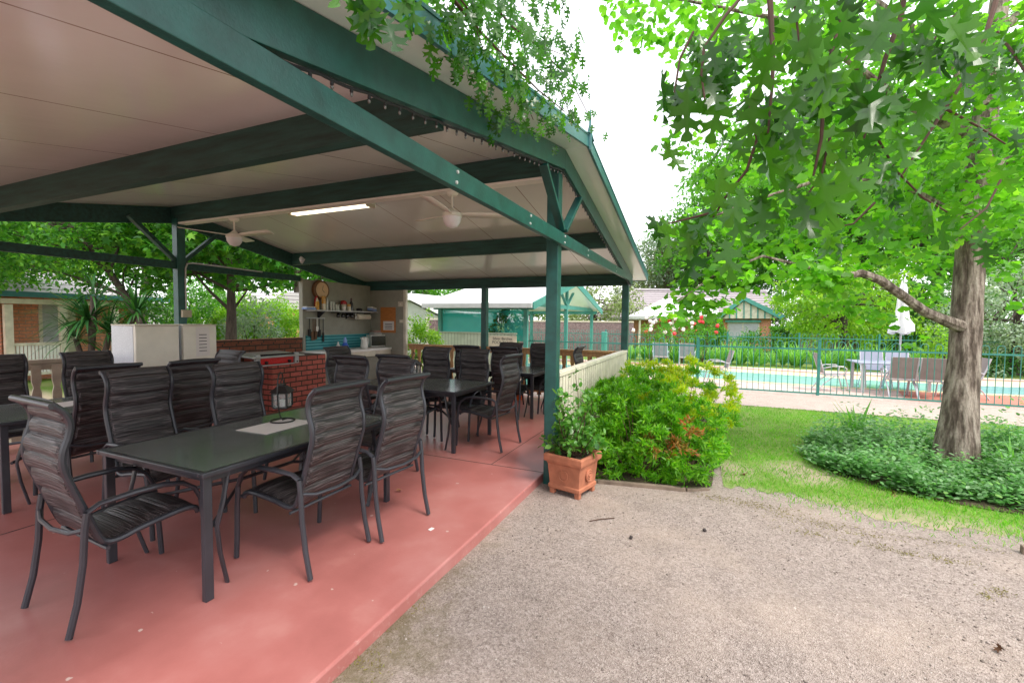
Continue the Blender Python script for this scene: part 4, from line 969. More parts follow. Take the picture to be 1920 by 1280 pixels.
# orange bucket under the far table
p = onz(985, 760, 0); t = thing('bucket', 'orange plastic bucket on the slab under the far table', 'bucket', (3.75, 1.95, 0))
MB().lathe((0, 0, 0), [(.11, 0), (.14, .24), (.15, .25), (.145, .262)], 18).build('pail', 'orange_plastic', t, smooth=True, world=False)
MB().tube([(-.145, 0, .25), (-.10, .04, .19), (0, .15, .15), (.10, .04, .19), (.145, 0, .25)], .004, 6).build('handle', 'steel_paint', t, world=False)

# ================================================================== OUTSIDE, NEAR: POT, SHRUBS, GINKGO, BED
pc = np.array([-.125, -.255])
pot = thing('terracotta_planter', 'square terracotta planter with a rosette, at foot of green post', 'planter', (pc[0], pc[1], GZ), R(-14)); pot.scale = (.93, .93, .96)
def sqring(mb, a0, z0, a1, z1):
    v = [(sx*a*1.0, sy*a, z) for a, z in ((a0, z0), (a1, z1)) for sx, sy in ((-1, -1), (1, -1), (1, 1), (-1, 1))]
    return mb.add(v, [(0, 1, 5, 4), (1, 2, 6, 5), (2, 3, 7, 6), (3, 0, 4, 7)])
pb = MB()
prof = [(.165, .05), (.175, .06), (.175, .09), (.165, .10), (.182, .29), (.188, .30), (.190, .31), (.208, .315), (.212, .335), (.212, .375), (.204, .388), (.185, .388), (.180, .34)]
for (a0, z0), (a1, z1) in zip(prof[:-1], prof[1:]): sqring(pb, a0, z0, a1, z1)
pb.add([(-.165, -.165, .05), (.165, -.165, .05), (.165, .165, .05), (-.165, .165, .05)], [(0, 3, 2, 1)])
pb.build('pot_body', 'terracotta', pot, world=False, bevel=.004)
for sx in (-1, 1):
    for sy in (-1, 1): MB().box((sx*.165-.05*(sx > 0), sy*.165-.05*(sy > 0), 0), (sx*.165+.05*(sx < 0), sy*.165+.05*(sy < 0), .052)).build('foot', 'terracotta', pot, world=False, bevel=.004)
ro = MB()
for rr, hh in ((.052, .010), (.030, .012)):
    ro.tube([(rr*math.cos(a), -.184, .195+rr*math.sin(a)) for a in np.linspace(0, 2*math.pi, 21)], .010, 6, cap=False)
ro.lathe((0, -.176, .195), [(.018, 0), (.016, -.018), (.006, -.024)], 12, axis=1)
for k in range(10): a = k*math.pi/5; ro.blob((.041*math.cos(a), -.182, .195+.041*math.sin(a)), .0095, 6, 4, 0)
ro.build('rosette', 'terracotta', pot, smooth=True, world=False)
ro2 = MB(); ro2.tube([(-.182, .05*math.cos(a), .195+.05*math.sin(a)) for a in np.linspace(0, 2*math.pi, 21)], .006, 6, cap=False); ro2.build('rosette', 'terracotta', pot, smooth=True, world=False)
MB().box((-.178, -.178, .33), (.178, .178, .345)).build('soil', 'soil', pot, world=False)
cam_ = thing('potted_shrub', 'loose glossy leaved shrub growing in the terracotta planter', 'shrub', (pc[0], pc[1], GZ+.34))
L = Leaves(); st = MB()
for k in range(26):
    a = random.uniform(0, 6.28); rr = random.uniform(.05, .30); h = random.uniform(.12, .58)
    e = np.array([pc[0]+rr*math.cos(a), pc[1]+rr*math.sin(a)-.02, GZ+.34+h]); pts = limb((pc[0]+.05*math.cos(a), pc[1]+.05*math.sin(a), GZ+.33), e, .12, 5)
    st.tube(pts, [.006, .005, .004, .003, .002], 5)
    for q in (2, 3, 4): clump(L, pts[q], .075, 13 if q == 4 else 8, .062, .15, .8, 1.0)
for e in ((-.33, -.05, .20), (.10, .02, .74), (-.2, .06, .56), (.22, -.05, .50)):
    e = np.array([pc[0]+e[0], pc[1]+e[1], GZ+.34+e[2]]); pts = limb((pc[0], pc[1], GZ+.35), e, .15, 6); st.tube(pts, [.006, .005, .004, .004, .003, .002], 5)
    for q in (3, 4, 5): clump(L, pts[q], .06, 8, .06, .2, .8, 1.0)
st.build('stems', 'twig', cam_); L.build('leaves', 'leaf_pot', cam_, T_round())

def bush(name, label, c, rad, n_tuft, per, size, m, tmpl, group, m2=None, f2=0, cat='shrub', tint_dir=None, spread=1.0):
    'mound of leafy tufts over dark stems'
    c = np.array(c, float); root = thing(name, label, cat, (c[0], c[1], GZ), group=group)
    L = Leaves(); L2 = Leaves(); st = MB(); used2 = False
    heads = []
    for k in range(max(20, n_tuft//8)):
        d = rnd(1)[0]; d[2] = abs(d[2])*1.1-.45*RNG.random() if k % 5 < 3 else RNG.uniform(-.75, .05); d = unit(d)
        q = (.70+.34*RNG.random()) if RNG.random() < .85 else .45
        p = c+d*np.array(rad)*q; p[2] = max(p[2], GZ+.07); tn = RNG.random() < f2*(1.6 if d[2] > .2 else .6) if tint_dir is None else float(d@unit(np.array(tint_dir))) > f2
        heads.append((p, d, tn, RNG.uniform(.07, .14)))
        if k % 2 == 0: st.tube(limb((c[0]+d[0]*rad[0]*.25, c[1]+d[1]*rad[1]*.25, GZ), p-d*.05, .08, 4), [.008, .006, .004, .002], 4)
    for k in range(n_tuft):
        h, d, tint_, hr_ = heads[k % len(heads)]; n = per
        e = unit(rnd(1)[0]+d*.9+np.array([0, 0, .55])); p = h+e*hr_*RNG.uniform(.6, 1.1); up = unit(e+np.array([0, 0, .5]))
        D = unit(up*.8+rnd(n)*.9*spread+np.array([0, 0, -.12])); P = p+rnd(n)*.026
        tgt = L2 if (m2 and tint_) else L; used2 |= tgt is L2
        tgt.add(P, D, unit(up+rnd(n)*.5), size*RNG.uniform(.6, 1.25, n))
    st.build('stems', 'twig', root)
    L.build('foliage', m, root, tmpl)
    if used2: L2.build('tinted_shoots', m2, root, tmpl)
    return root
NG = 'shrubs in the bed along the front railing'
bush('nandina_shrub', 'big green shrub nearest the planter, dark below and trailing over the timber edging', (.64, -.72, .25), (.46, .52, .52), 480, 18, .066, 'leaf_nandina', T_lance(), NG)
bush('nandina_shrub', 'shrub with rust orange shoots on its front, right of the trailing one', (.88, -1.10, .22), (.62, .46, .52), 560, 18, .064, 'leaf_nandina', T_lance(), NG, 'leaf_rust', .80, tint_dir=(-.75, .15, .45))
bush('nandina_shrub', 'rounded green shrub at the right end of the bed beside the lawn', (1.85, -1.12, .28), (.70, .54, .60), 500, 18, .064, 'leaf_nandina', T_lance(), NG, 'leaf_gold', .35)
bush('nandina_shrub', 'green shrub pressed against the cream railing behind the planter', (1.45, -.55, .34), (.64, .46, .50), 440, 18, .064, 'leaf_nandina', T_lance(), NG)
bush('nandina_shrub', 'yellow green shrub in the middle of the bed behind the rusty one', (2.35, -.75, .36), (.70, .58, .52), 480, 18, .064, 'leaf_gold', T_lance(), NG, 'leaf_nandina', .28)
bush('nandina_shrub', 'golden yellow shrub at the back right of the bed against the pool fence view', (3.15, -1.15, .38), (.72, .60, .50), 420, 17, .066, 'leaf_gold', T_lance(), NG)
bush('nandina_shrub', 'mixed green and gold shrub at the back of the bed by the corner post', (3.35, -.45, .38), (.62, .42, .42), 340, 16, .066, 'leaf_nandina', T_lance(), NG, 'leaf_gold', .3)
bush('nandina_shrub', 'low green shrub tight against the railing just behind the potted plant', (.98, -.36, .28), (.52, .30, .44), 360, 18, .064, 'leaf_nandina', T_lance(), NG)
bush('nandina_shrub', 'small low leafy shoot clump between planter and railing', (.50, -.42, .14), (.26, .26, .30), 160, 15, .064, 'leaf_nandina', T_lance(), NG)

# ---- ginkgo tree standing in the bed
gb = onz(1790, 880, GZ); gk = thing('ginkgo_tree', 'rough barked tree in the garden bed with one low limb reaching left', 'tree', tuple(gb))
tw = MB()
TD = float((gb-CAM)@_fw); TK = TD/5.5
tp = [gb]+[at(x, y, d*TK) for x, y, d in [(1797, 800, 5.5), (1805, 700, 5.5), (1811, 620, 5.5), (1815, 540, 5.5), (1820, 450, 5.5), (1832, 330, 5.5), (1845, 240, 5.55), (1862, 110, 5.6), (1878, -30, 5.7), (1890, -250, 5.8), (1900, -500, 5.9)]]
tp[0] = gb+np.array([0, 0, -.05])
twr = [.225, .185, .155, .145, .139, .133, .125, .118, .10, .085, .06, .04]; twr = [q*TK for q in twr]
fine = []; fr_ = []
for i in range(len(tp)-1):
    for t in np.linspace(0, 1, 7, endpoint=False): fine.append(tp[i]*(1-t)+tp[i+1]*t); fr_.append(twr[i]*(1-t)+twr[i+1]*t)
tw.tube(fine, fr_, 22, flat=1.0)
lims = [([(1800, 612, 5.45), (1770, 600, 5.35), (1735, 585, 5.25), (1690, 553, 5.1), (1650, 525, 4.95), (1615, 512, 4.85), (1580, 518, 4.8), (1510, 500, 4.75), (1430, 480, 4.7), (1340, 515, 4.6), (1265, 570, 4.5)], [.07, .058, .05, .046, .044, .04, .026, .018, .014, .010, .006]),
        ([(1840, 262, 5.5), (1800, 245, 5.3), (1760, 222, 5.1), (1690, 190, 4.9), (1600, 120, 4.7), (1480, 40, 4.5), (1330, 10, 4.3), (1180, -20, 4.2)], [.08, .062, .056, .04, .03, .022, .014, .008]),
        ([(1870, 60, 5.6), (1920, 20, 5.4), (2000, -60, 5.2)], [.06, .045, .03]),
        ([(1822, 440, 5.5), (1790, 400, 5.3), (1700, 350, 5.0), (1560, 330, 4.8), (1400, 380, 4.6), (1280, 430, 4.5)], [.05, .035, .028, .02, .014, .007]),
        ([(1835, 330, 5.5), (1890, 300, 5.2), (1960, 290, 5.0)], [.05, .04, .02]),
        ([(1850, 200, 5.5), (1760, 90, 5.9), (1600, -30, 6.3), (1400, -120, 6.6)], [.06, .045, .03, .012])]
allp = []
for path, rs in lims:
    pp = [at(x, y, d*(TK+(1-TK)*k_/(len(path)-1))) for k_, (x, y, d) in enumerate(path)]; tw.tube(pp, rs, 9); allp.append(pp)
tk = tw.build('trunk', 'bark_furrowed', gk, smooth=True)
# deep furrowed bark: ridges pushed along the trunk surface
me = tk.data; n0 = len(fine)*22
for i in range(n0):
    v = me.vertices[i]; k = i % 22; ring = i//22
    c = Vector(fine[ring])-Vector(gb); d = v.co-c; a = 2*math.pi*k/22; z = v.co.z
    amp = .10*math.sin(5*a+2.2*math.sin(3.1*z)+1.3*z)*math.cos(7*z+3*a)+.05*math.sin(9*a-5*z)
    if ring < 7: amp += .10*(1-ring/7)*math.sin(3*a+1)
    v.co = c+d*(1+amp*.45)
L = Leaves()
def spray(center, r, n, size=.075): clump(L, center, (r, r, r*.7), n, size, .55, .7, .5)
RG = random.Random(3)
for pp, (path, rs) in zip(allp, lims):
    for i in range(1, len(pp)):
        for t in np.linspace(0, 1, 6, endpoint=False):
            c = pp[i-1]*(1-t)+pp[i]*t
            if rs[i] < .03: spray(c+RNG.normal(size=3)*np.array([.16, .16, .12])-np.array([0, 0, .05]), .22, 15)
# leaf masses hung through the crown, each a real spot in the air round the trunk
for px, py, d, r, n in [(1290, 560, 4.5, .2, 34), (1255, 592, 4.4, .16, 22), (1320, 500, 4.6, .26, 50), (1400, 470, 4.8, .2, 36), (1400, 410, 4.8, .42, 95), (1300, 420, 4.7, .3, 50), (1480, 470, 4.9, .45, 110), (1560, 430, 5.0, .5, 120), (1640, 420, 5.1, .5, 120), (1720, 420, 5.0, .5, 120), (1650, 590, 5.9, .3, 50), (1720, 640, 5.8, .12, 10), (1745, 545, 5.9, .25, 50), (1600, 560, 5.7, .28, 55), (1560, 560, 5.2, .2, 30), (1780, 350, 4.9, .5, 120), (1880, 400, 4.9, .4, 90), (1910, 300, 4.9, .45, 90), (1660, 320, 5.2, .55, 110), (1560, 300, 5.4, .55, 110), (1450, 330, 5.2, .5, 90), (1360, 300, 5.4, .4, 60), (1270, 260, 5.3, .28, 34), (1260, 200, 5.3, .22, 24), (1300, 130, 5.2, .4, 55), (1190, 20, 4.6, .35, 60), (1240, 70, 4.6, .25, 34), (1160, 5, 4.6, .2, 22), (1310, 30, 4.7, .45, 80), (1420, 60, 4.9, .5, 90), (1540, 120, 5.2, .55, 110), (1660, 180, 5.4, .55, 110), (1740, 100, 5.6, .6, 110), (1640, 40, 5.6, .6, 110), (1520, -10, 5.6, .6, 90), (1850, 120, 5.2, .5, 100), (1900, 190, 5.2, .5, 100), (1920, 60, 5.2, .5, 90), (1880, 500, 5.0, .22, 34), (1915, 560, 5.0, .2, 24), (1460, 200, 5.5, .5, 80), (1550, 210, 5.6, .5, 80), (1640, 480, 5.5, .3, 60), (1540, 490, 5.0, .3, 55), (1760, 480, 5.6, .3, 60), (1800, 420, 4.3, .24, 46), (1850, 360, 4.3, .3, 70), (1790, 300, 4.3, .3, 70), (1860, 260, 4.3, .28, 60), (1830, 180, 4.3, .32, 70), (1890, 130, 4.3, .3, 60), (1850, 60, 4.3, .34, 70), (1910, 400, 4.4, .26, 50), (1780, 130, 4.4, .3, 60), (1900, 230, 4.4, .3, 60), (1760, 40, 4.6, .4, 80), (1400, 150, 5.6, .5, 80), (1480, 120, 5.7, .5, 80), (1360, 230, 5.5, .35, 50), (1450, 250, 5.7, .5, 80), (1600, 200, 5.8, .6, 90), (1700, 260, 5.8, .6, 90), (1540, 30, 5.8, .6, 90), (1350, 90, 5.4, .4, 50), (1700, 490, 5.7, .4, 70)]:
    spray(at(px, py, d), r, n)
for c in ellipsoid_clumps(90, gb+np.array([.4, -.2, 5.8]), (2.6, 2.6, 2.3), .5): spray(c, .5, 34, .085)
L.build('foliage', 'leaf_ginkgo', gk, T_ginkgo())

# ---- oak whose low branches hang in front of the viewer and over the roof edge
ob_ = thing('oak_tree', 'oak branches with large pointed lobed leaves hanging into the top of the view', 'tree', (-4.3, -4.4, GZ))
ow = MB()
ow.tube([(-4.3, -4.4, GZ-.1), (-4.25, -4.35, 1.2), (-4.2, -4.3, 3.0), (-4.0, -4.1, 5.2), (-3.8, -3.9, 7)], [.36, .28, .25, .2, .12], 14)
ow.tube([(-4.2, -4.3, 3.2), (-3.6, -3.6, 3.9), (-2.9, -2.9, 3.9), (-2.4, -2.4, 3.5)], [.10, .07, .05, .03], 8)
ow.tube([(-4.1, -4.2, 4.3), (-3.6, -2.8, 4.9), (-2.9, -1.4, 4.6), (-2.4, -.9, 4.1)], [.10, .07, .05, .03], 8)
ow.build('trunk', 'bark_dark', ob_, smooth=True)
OL = Leaves(); OLC = Leaves()
def hang(p, n, size, spread=.05, down=1.0):
    size = size*(1.25 if size > .1 else 1); D = unit(np.array([0, 0, -down])+rnd(n)*np.array([.5, .5, .3])); P = p+RNG.normal(size=(n, 3))*spread
    toward = unit(CAM-p)
    NV = unit(toward*RNG.choice([-1, 1], (n, 1))*.8+rnd(n)*.9); SV = size*RNG.uniform(.62, 1.02, n); k = RNG.random(n) < .55
    for q, ll in ((k, OL), (~k, OLC)):
        if q.any(): ll.add(P[q], D[q], NV[q], SV[q])
TWG = MB()
def twig(path, r0, r1, leaves, size, spread=.04, n=2, skip=0):
    pp = [at(*q) for q in path]; m = len(pp); TWG.tube(pp, [1.5*(r0+(r1-r0)*i/(m-1)) for i in range(m)], 6)
    if size > .1: leaves = max(3, int(leaves*.62))
    for k in range(leaves):
        u_ = skip+(m-1-skip)*(k+.5)/leaves; i = min(int(u_), m-2); c = pp[i]*(1-u_+i)+pp[i+1]*(u_-i); hang(c, n, size, spread)
# right hand mass
twig([(1880, -60, 1.5), (1868, 0, 1.45), (1835, 110, 1.42), (1775, 200, 1.40), (1735, 260, 1.40), (1690, 330, 1.4)], .006, .002, 16, .10, .05, 1, 1.5)
twig([(1870, 60, 1.45), (1900, 100, 1.4), (1925, 140, 1.35)], .003, .002, 6, .10, .04)
twig([(1775, 205, 1.4), (1830, 235, 1.4), (1885, 270, 1.4)], .003, .0015, 6, .10, .05, 1)
twig([(1440, -60, 1.35), (1446, 40, 1.33), (1450, 110, 1.32), (1448, 160, 1.3), (1440, 250, 1.3)], .006, .002, 16, .125, .06, 2)
twig([(1420, -40, 1.45), (1360, 30, 1.42), (1320, 90, 1.4), (1315, 140, 1.4), (1322, 190, 1.38)], .004, .002, 12, .125, .05, 2, 1)
twig([(1600, -60, 1.25), (1580, 30, 1.22), (1560, 100, 1.2), (1545, 180, 1.2), (1540, 260, 1.2), (1525, 330, 1.22)], .006, .002, 20, .13, .07, 2)
twig([(1700, -60, 1.3), (1690, 30, 1.3), (1660, 110, 1.3), (1640, 180, 1.32), (1620, 260, 1.35)], .006, .002, 16, .13, .07, 2)
twig([(1400, 180, 1.4), (1420, 260, 1.4), (1400, 320, 1.4), (1360, 370, 1.42), (1330, 420, 1.42)], .004, .002, 15, .125, .05, 2)
twig([(1300, 60, 1.45), (1275, 110, 1.45), (1265, 170, 1.45), (1270, 230, 1.45)], .003, .0015, 8, .12, .03, 1)
twig([(1330, 400, 1.42), (1290, 410, 1.42), (1250, 420, 1.42)], .003, .0015, 6, .12, .03, 2)
twig([(1560, 240, 1.3), (1540, 330, 1.3), (1510, 370, 1.32)], .003, .0015, 8, .12, .05, 2)
twig([(1640, 250, 1.4), (1680, 320, 1.45), (1730, 370, 1.5), (1780, 400, 1.5)], .003, .0015, 12, .11, .05, 2)
twig([(1800, 20, 1.3), (1760, 60, 1.3), (1720, 130, 1.3)], .003, .0015, 9, .12, .06, 2)
twig([(1540, -30, 1.15), (1490, 10, 1.15), (1500, 90, 1.15)], .003, .0015, 9, .12, .06, 2)
twig([(1880, 330, 1.7), (1850, 390, 1.7), (1800, 430, 1.7)], .003, .0015, 7, .11, .05, 1)
twig([(1640, 380, 1.6), (1600, 420, 1.6), (1540, 430, 1.6)], .003, .0015, 8, .11, .05, 1)
TWG.build('twigs', 'twig', ob_, smooth=True); OL.build('leaves', 'leaf_oak', ob_, T_oak()); OLC.build('curled_leaves', 'leaf_oak', ob_, T_oak_curled()); TWG = MB(); OL = Leaves(); OLC = Leaves()
# leaves in front of the rafter, and the branch over the roof edge
twig([(690, -60, 1.2), (695, -30, 1.2), (705, -8, 1.2)], .003, .0015, 14, .115, .035, 1)
twig([(770, -50, 1.2), (760, -25, 1.2), (752, -5, 1.2)], .003, .0015, 5, .105, .02, 1)
twig([(800, -60, 1.70), (850, 0, 1.75), (900, 60, 1.95), (960, 120, 2.3), (1010, 170, 2.7), (1060, 210, 3.1)], .006, .002, 105, .098, .13, 2)
twig([(900, -20, 1.9), (960, 50, 2.3), (1000, 80, 2.6), (1040, 120, 3.0)], .004, .002, 56, .098, .11, 2)
twig([(1010, 90, 2.8), (1050, 130, 3.2), (1080, 170, 3.4), (1108, 225, 3.5)], .004, .002, 30, .075, .06, 1)
twig([(960, 130, 2.4), (985, 190, 2.55), (1000, 225, 2.6)], .003, .0015, 22, .075, .07, 2)
twig([(940, 10, 2.2), (1010, 85, 2.8), (1060, 105, 3.2)], .003, .0015, 16, .075, .05, 1)
twig([(840, -30, 1.7), (880, 20, 1.8), (905, 90, 1.9)], .003, .0015, 34, .095, .09, 2)
twig([(1010, -30, 2.6), (1040, -12, 2.6), (1075, -8, 2.6)], .003, .0015, 14, .08, .06, 2)
twig([(1040, 150, 3.0), (1062, 195, 3.1), (1072, 235, 3.1)], .003, .0015, 14, .075, .06, 1)
TWG.build('twigs', 'twig', ob_, smooth=True)
OL.build('leaves', 'leaf_oak', ob_, T_oak()); OLC.build('curled_leaves', 'leaf_oak', ob_, T_oak_curled())

# ---- ground cover in the bed, and the lawn
gc = Leaves()
def inbed(x, y, k=1.0): return abs((x-BCX)/(BRX*k))**2.6+abs((y-BCY)/(BRY*k))**2.6 < 1
n = 0
while n < 980:
    x, y = RNG.uniform(.8, 3.4), RNG.uniform(-6.5, -2.45)
    if not inbed(x, y) or math.hypot(x-gb[0], y-gb[1]) < .24: continue
    n += 1; edge_d = 1-max(abs((x-BCX)/BRX), abs((y-BCY)/BRY)); h = .12+(.14+.10*max(0, x-1.6))*min(1, edge_d*4)*RNG.uniform(.3, 1.45)*(1+.35*math.sin(5*x+1)*math.cos(4.3*y)); h *= .55 if (x < gb[0] and abs((y-CAM[1])-(x-CAM[0])*(gb[1]-CAM[1])/(gb[0]-CAM[0])) < .3) else 1; h *= 1.55 if RNG.random() < .09*(x > 1.5) else 1
    for lv in np.linspace(.2, 1, 5):
        m_ = 9; q = rnd(m_)*np.array([1, 1, .25]); P = np.array([x, y, GZ+h*lv])+RNG.normal(size=(m_, 3))*np.array([.05, .05, .02])
        gc.add(P, unit(q+np.array([0, 0, .25])), unit(rnd(m_)*.4+np.array([0, 0, 1])), .062*RNG.uniform(.6, 1.2, m_)*(1.1-.35*lv))
o = gc.build('ground_cover', 'leaf_cover', None, T_round(), loc=(BCX, BCY, GZ)); o['kind'] = 'stuff'; o['label'] = 'soft green leafy ground cover filling the bed round the trunk'
def strap_clump(label, x, y, n, h, group, m='leaf_strap', name='strap_leaf_plant', cat='plant', spread=.45, loc=None):
    L = Leaves(); q = rnd(n)*np.array([1, 1, 0]); P = np.array([x, y, GZ+.01])+q*.06
    L.add(P, unit(q*spread*RNG.uniform(.3, 1.2, (n, 1))+np.array([0, 0, 1])), unit(q+rnd(n)*.3), h*RNG.uniform(.6, 1.1, n))
    t = L.build(name, m, None, T_strap(), loc=(x, y, GZ)); return tag(t, label, cat, group)
for (px, py, hh, lab) in [(1603, 845, .62, 'tall upright iris blades rising from the left of the ground cover'), (1560, 820, .35, 'short iris blades at the left tip of the garden bed'), (1900, 900, .4, 'iris blades among ground cover at the right edge')]:
    p = onz(px, py, GZ); strap_clump(lab, p[0], p[1], 12, hh, 'iris clumps in the bed', name='iris_clump', spread=.18)
gr = Leaves(); P = []
xs = RNG.uniform(-.15, 5.6, 150000); ys = RNG.uniform(-8.2, -.7, 150000)
ex = np.interp(-ys, [-e[1] for e in edge], [e[0] for e in edge])
dist = np.hypot(xs+4.15, ys+1.38)
keep = (xs > ex-.06) & (RNG.random(150000) < np.clip((xs-ex+.04)/.55, .05, 1)**1.3) & ~((np.abs((xs-BCX)/(BRX-.05))**2.6+np.abs((ys-BCY)/(BRY-.05))**2.6) < 1) & ~((xs < 4.2) & (ys > -1.55)) & (RNG.random(150000) < np.clip(5.5/dist, .3, 1)) & (xs < 5.5)
bare = np.sin(3.1*xs+.7)*np.cos(2.3*ys+1.1)+.5*np.sin(7*xs+5*ys)+1.1*np.exp(-((xs-1.55)**2/.25+(ys+2.55)**2/.10))
keep &= RNG.random(150000) > np.clip(bare*.55-.1, 0, .93)
xs, ys = xs[keep], ys[keep]; n = len(xs); P = np.stack([xs, ys, np.full(n, GZ+.004)], 1)
gr.add(P, unit(rnd(n)*.55+np.array([0, 0, .8])), rnd(n), RNG.uniform(.018, .045, n))
o = gr.build('grass', 'grass_blade', None, (T_blade()[0]*np.array([2.2, 1, 1]), T_blade()[1]), loc=(2.7, -4, GZ)); o['kind'] = 'stuff'; o['label'] = 'short bright green lawn grass'
print('grass', n)

ls_ = Leaves(); n = 9000; q = RNG.uniform(0, 1, (n, 2)); xs_ = -4.2+4.3*q[:, 0]; ys_ = -3.4+3.45*q[:, 1]; kk = np.hypot(xs_+4.15, ys_+1.38) > .7; xs_, ys_ = xs_[kk], ys_[kk]; n = len(xs_)
ls_.add(np.stack([xs_, ys_, np.full(n, GZ+.002)], 1), unit(rnd(n)*np.array([1, 1, .15])), unit(rnd(n)*.3+np.array([0, 0, 1])), RNG.gamma(3.0, .0021, n)+.003)
o = ls_.build('loose_stones', 'stone_chip', None, T_stone(), loc=(-2, -1.5, GZ)); o['kind'] = 'stuff'; o['label'] = 'loose small stones lying on the gravel'
ms_ = Leaves()
for px, py, rx, ry in [(1480, 968, .10, .16), (1405, 945, .09, .16), (1520, 1000, .05, .15), (1640, 1025, .05, .15), (1770, 1050, .05, .12), (1700, 1038, .03, .06), (1870, 1110, .04, .05), (1850, 1118, .03, .03), (1345, 935, .08, .14), (1560, 985, .06, .14), (1440, 950, .05, .2), (1600, 1000, .03, .3), (1750, 1015, .03, .3), (690, 1240, .06, .12), (760, 1130, .05, .10), (680, 1170, .05, .1)]:
    q = onz(px, py, GZ); n = int(2600*math.sqrt(rx*ry)*.6); pts = np.stack([q[0]+RNG.normal(size=n)*rx*.7, q[1]+RNG.normal(size=n)*ry*.7, np.full(n, GZ+.004)], 1)
    ms_.add(pts, unit(rnd(n)*np.array([1, 1, .4])+np.array([0, 0, .5])), rnd(n), RNG.uniform(.006, .018, n))
o = ms_.build('moss', 'moss_tuft', None, (T_blade()[0]*np.array([5, 1, 1]), T_blade()[1]), loc=(0, -3, GZ)); o['kind'] = 'stuff'; o['label'] = 'brownish moss tufts scattered along the gravel and lawn margin'
# ---- small litter on the ground
def litter(label, px, py, name, cat, m, size):
    p = onz(px, py, GZ+.004); L = Leaves(); 
    L.add(p+rnd(3)*.008+np.array([0, 0, .012]), unit(rnd(3)+np.array([0, 0, .1])), unit(rnd(3)*.4+np.array([0, 0, 1])), size)
    return tag(L.build(name, m, None, T_star(), loc=tuple(p)), label, cat)
litter('brown fallen leaf on the gravel near the bottom right corner', 1880, 1222, 'fallen_leaf', 'leaf', 'leaf_brown', .035)
litter('brown fallen leaf on the thin lawn beside the shrub bed', 1394, 890, 'fallen_leaf', 'leaf', 'leaf_brown', .05)
litter('tan fallen leaf at the front rim of the ground cover', 1674, 928, 'fallen_leaf', 'leaf', 'leaf_brown', .05)
q = onz(752, 921, 0); L = Leaves(); L.add(np.array([q[0], q[1], .012])+rnd(2)*.012, unit(rnd(2)*np.array([1, 1, .2])), unit(rnd(2)*.5+np.array([0, 0, 1])), .045); tag(L.build('fallen_leaf', 'leaf_tan', None, T_star(), loc=(q[0], q[1], 0)), 'tan curled leaf on the red slab under the right near chair', 'leaf')
for px, py, lab in [(1183, 1010, 'dark round nut on the gravel in front of the planter'), (1321, 996, 'dark nut on the gravel right of the other one')]:
    p = onz(px, py, GZ); tag(MB().blob((p[0], p[1], GZ+.012), .014, 8, 6, .2).build('nut', 'nut', None, smooth=True, loc=(p[0], p[1], GZ)), lab, 'nut')
p = onz(808, 992, 0); tag(MB().add([(p[0]-.022, p[1]-.012, .003), (p[0]+.02, p[1]-.016, .004), (p[0]+.024, p[1]+.010, .004), (p[0]-.015, p[1]+.016, .003), (p[0]-.022, p[1]-.012, .0012), (p[0]+.02, p[1]-.016, .0012), (p[0]+.024, p[1]+.010, .0012), (p[0]-.015, p[1]+.016, .0012)], [(0, 1, 2, 3), (7, 6, 5, 4), (0, 4, 5, 1), (1, 5, 6, 2), (2, 6, 7, 3), (3, 7, 4, 0)]).build('paper_scrap', 'paper', None, loc=(p[0], p[1], 0)), 'torn white paper scrap on the red slab behind the right chair', 'scrap')
p0, p1 = onz(1105, 978, GZ), onz(1152, 972, GZ); tag(MB().tube([p0+[0, 0, .006], (p0+p1)/2+[0, .01, .009], p1+[0, 0, .006]], .004, 5).build('fallen_twig', 'twig', None, loc=tuple(p0)), 'thin dry twig lying on the gravel by the planter', 'twig')

# ================================================================== BEYOND: FENCE, POOL, GAZEBO, HOUSES, TREES
def loop_fence(name, label, p, q, top, spacing, posts, post_m='fence_green', z0=.03, bar_r=.0075):
    p, q = np.array(p, float), np.array(q, float); L = np.linalg.norm(q-p); d = (q-p)/L
    root = thing(name, label, 'fence', (p[0], p[1], GZ), group='pool fences')
    def P(s, z): return (p[0]+d[0]*s, p[1]+d[1]*s, z)
    bz, tz = GZ+z0+.03, top-.17
    MB().beam(P(0, tz), P(L, tz), .028, .034).build('top_rail', 'fence_green', root); MB().beam(P(0, bz), P(L, bz), .028, .034).build('bottom_rail', 'fence_green', root)
    mb = MB(); n = int(L/(2*spacing))
    for i in range(n):
        s0 = (i+.25)*2*spacing; s1 = s0+spacing
        pts = [P(s0, bz), P(s0, top-spacing/2)]+[P(s0+spacing/2-spacing/2*math.cos(a), top-spacing/2+spacing/2*math.sin(a)) for a in np.linspace(.4, math.pi-.4, 5)]+[P(s1, top-spacing/2), P(s1, bz)]
        mb.tube(pts, bar_r, 5)
    mb.build('looped_bars', 'fence_green', root)
    for s in posts:
        x, y, _ = P(s, 0); MB().box((x-.028, y-.028, GZ-.1), (x+.028, y+.028, top+.02)).box((x-.034, y-.034, top+.021), (x+.034, y+.034, top+.035)).build('post', post_m, root, bevel=.003)
    return root
f0 = 6.0
loop_fence('pool_fence', 'green loop topped steel pool fence crossing the lawn edge in front of the pool', (7.52, f0), (7.52, -26), 1.12, .115, [f0-y for y in (5.95, 3.6, .55-0.0, -1.15, -3.6, -6.05, -8.5, -11)])
loop_fence('pool_fence', 'green loop topped pool fence on the far side of the pool before strappy plants', (16.3, 8), (16.3, -20), 1.12, .115, [8-y for y in (7.9, 5.4, 2.9, .4, -2.1, -4.6, -7.1, -9.6, -12.1, -14.6)])

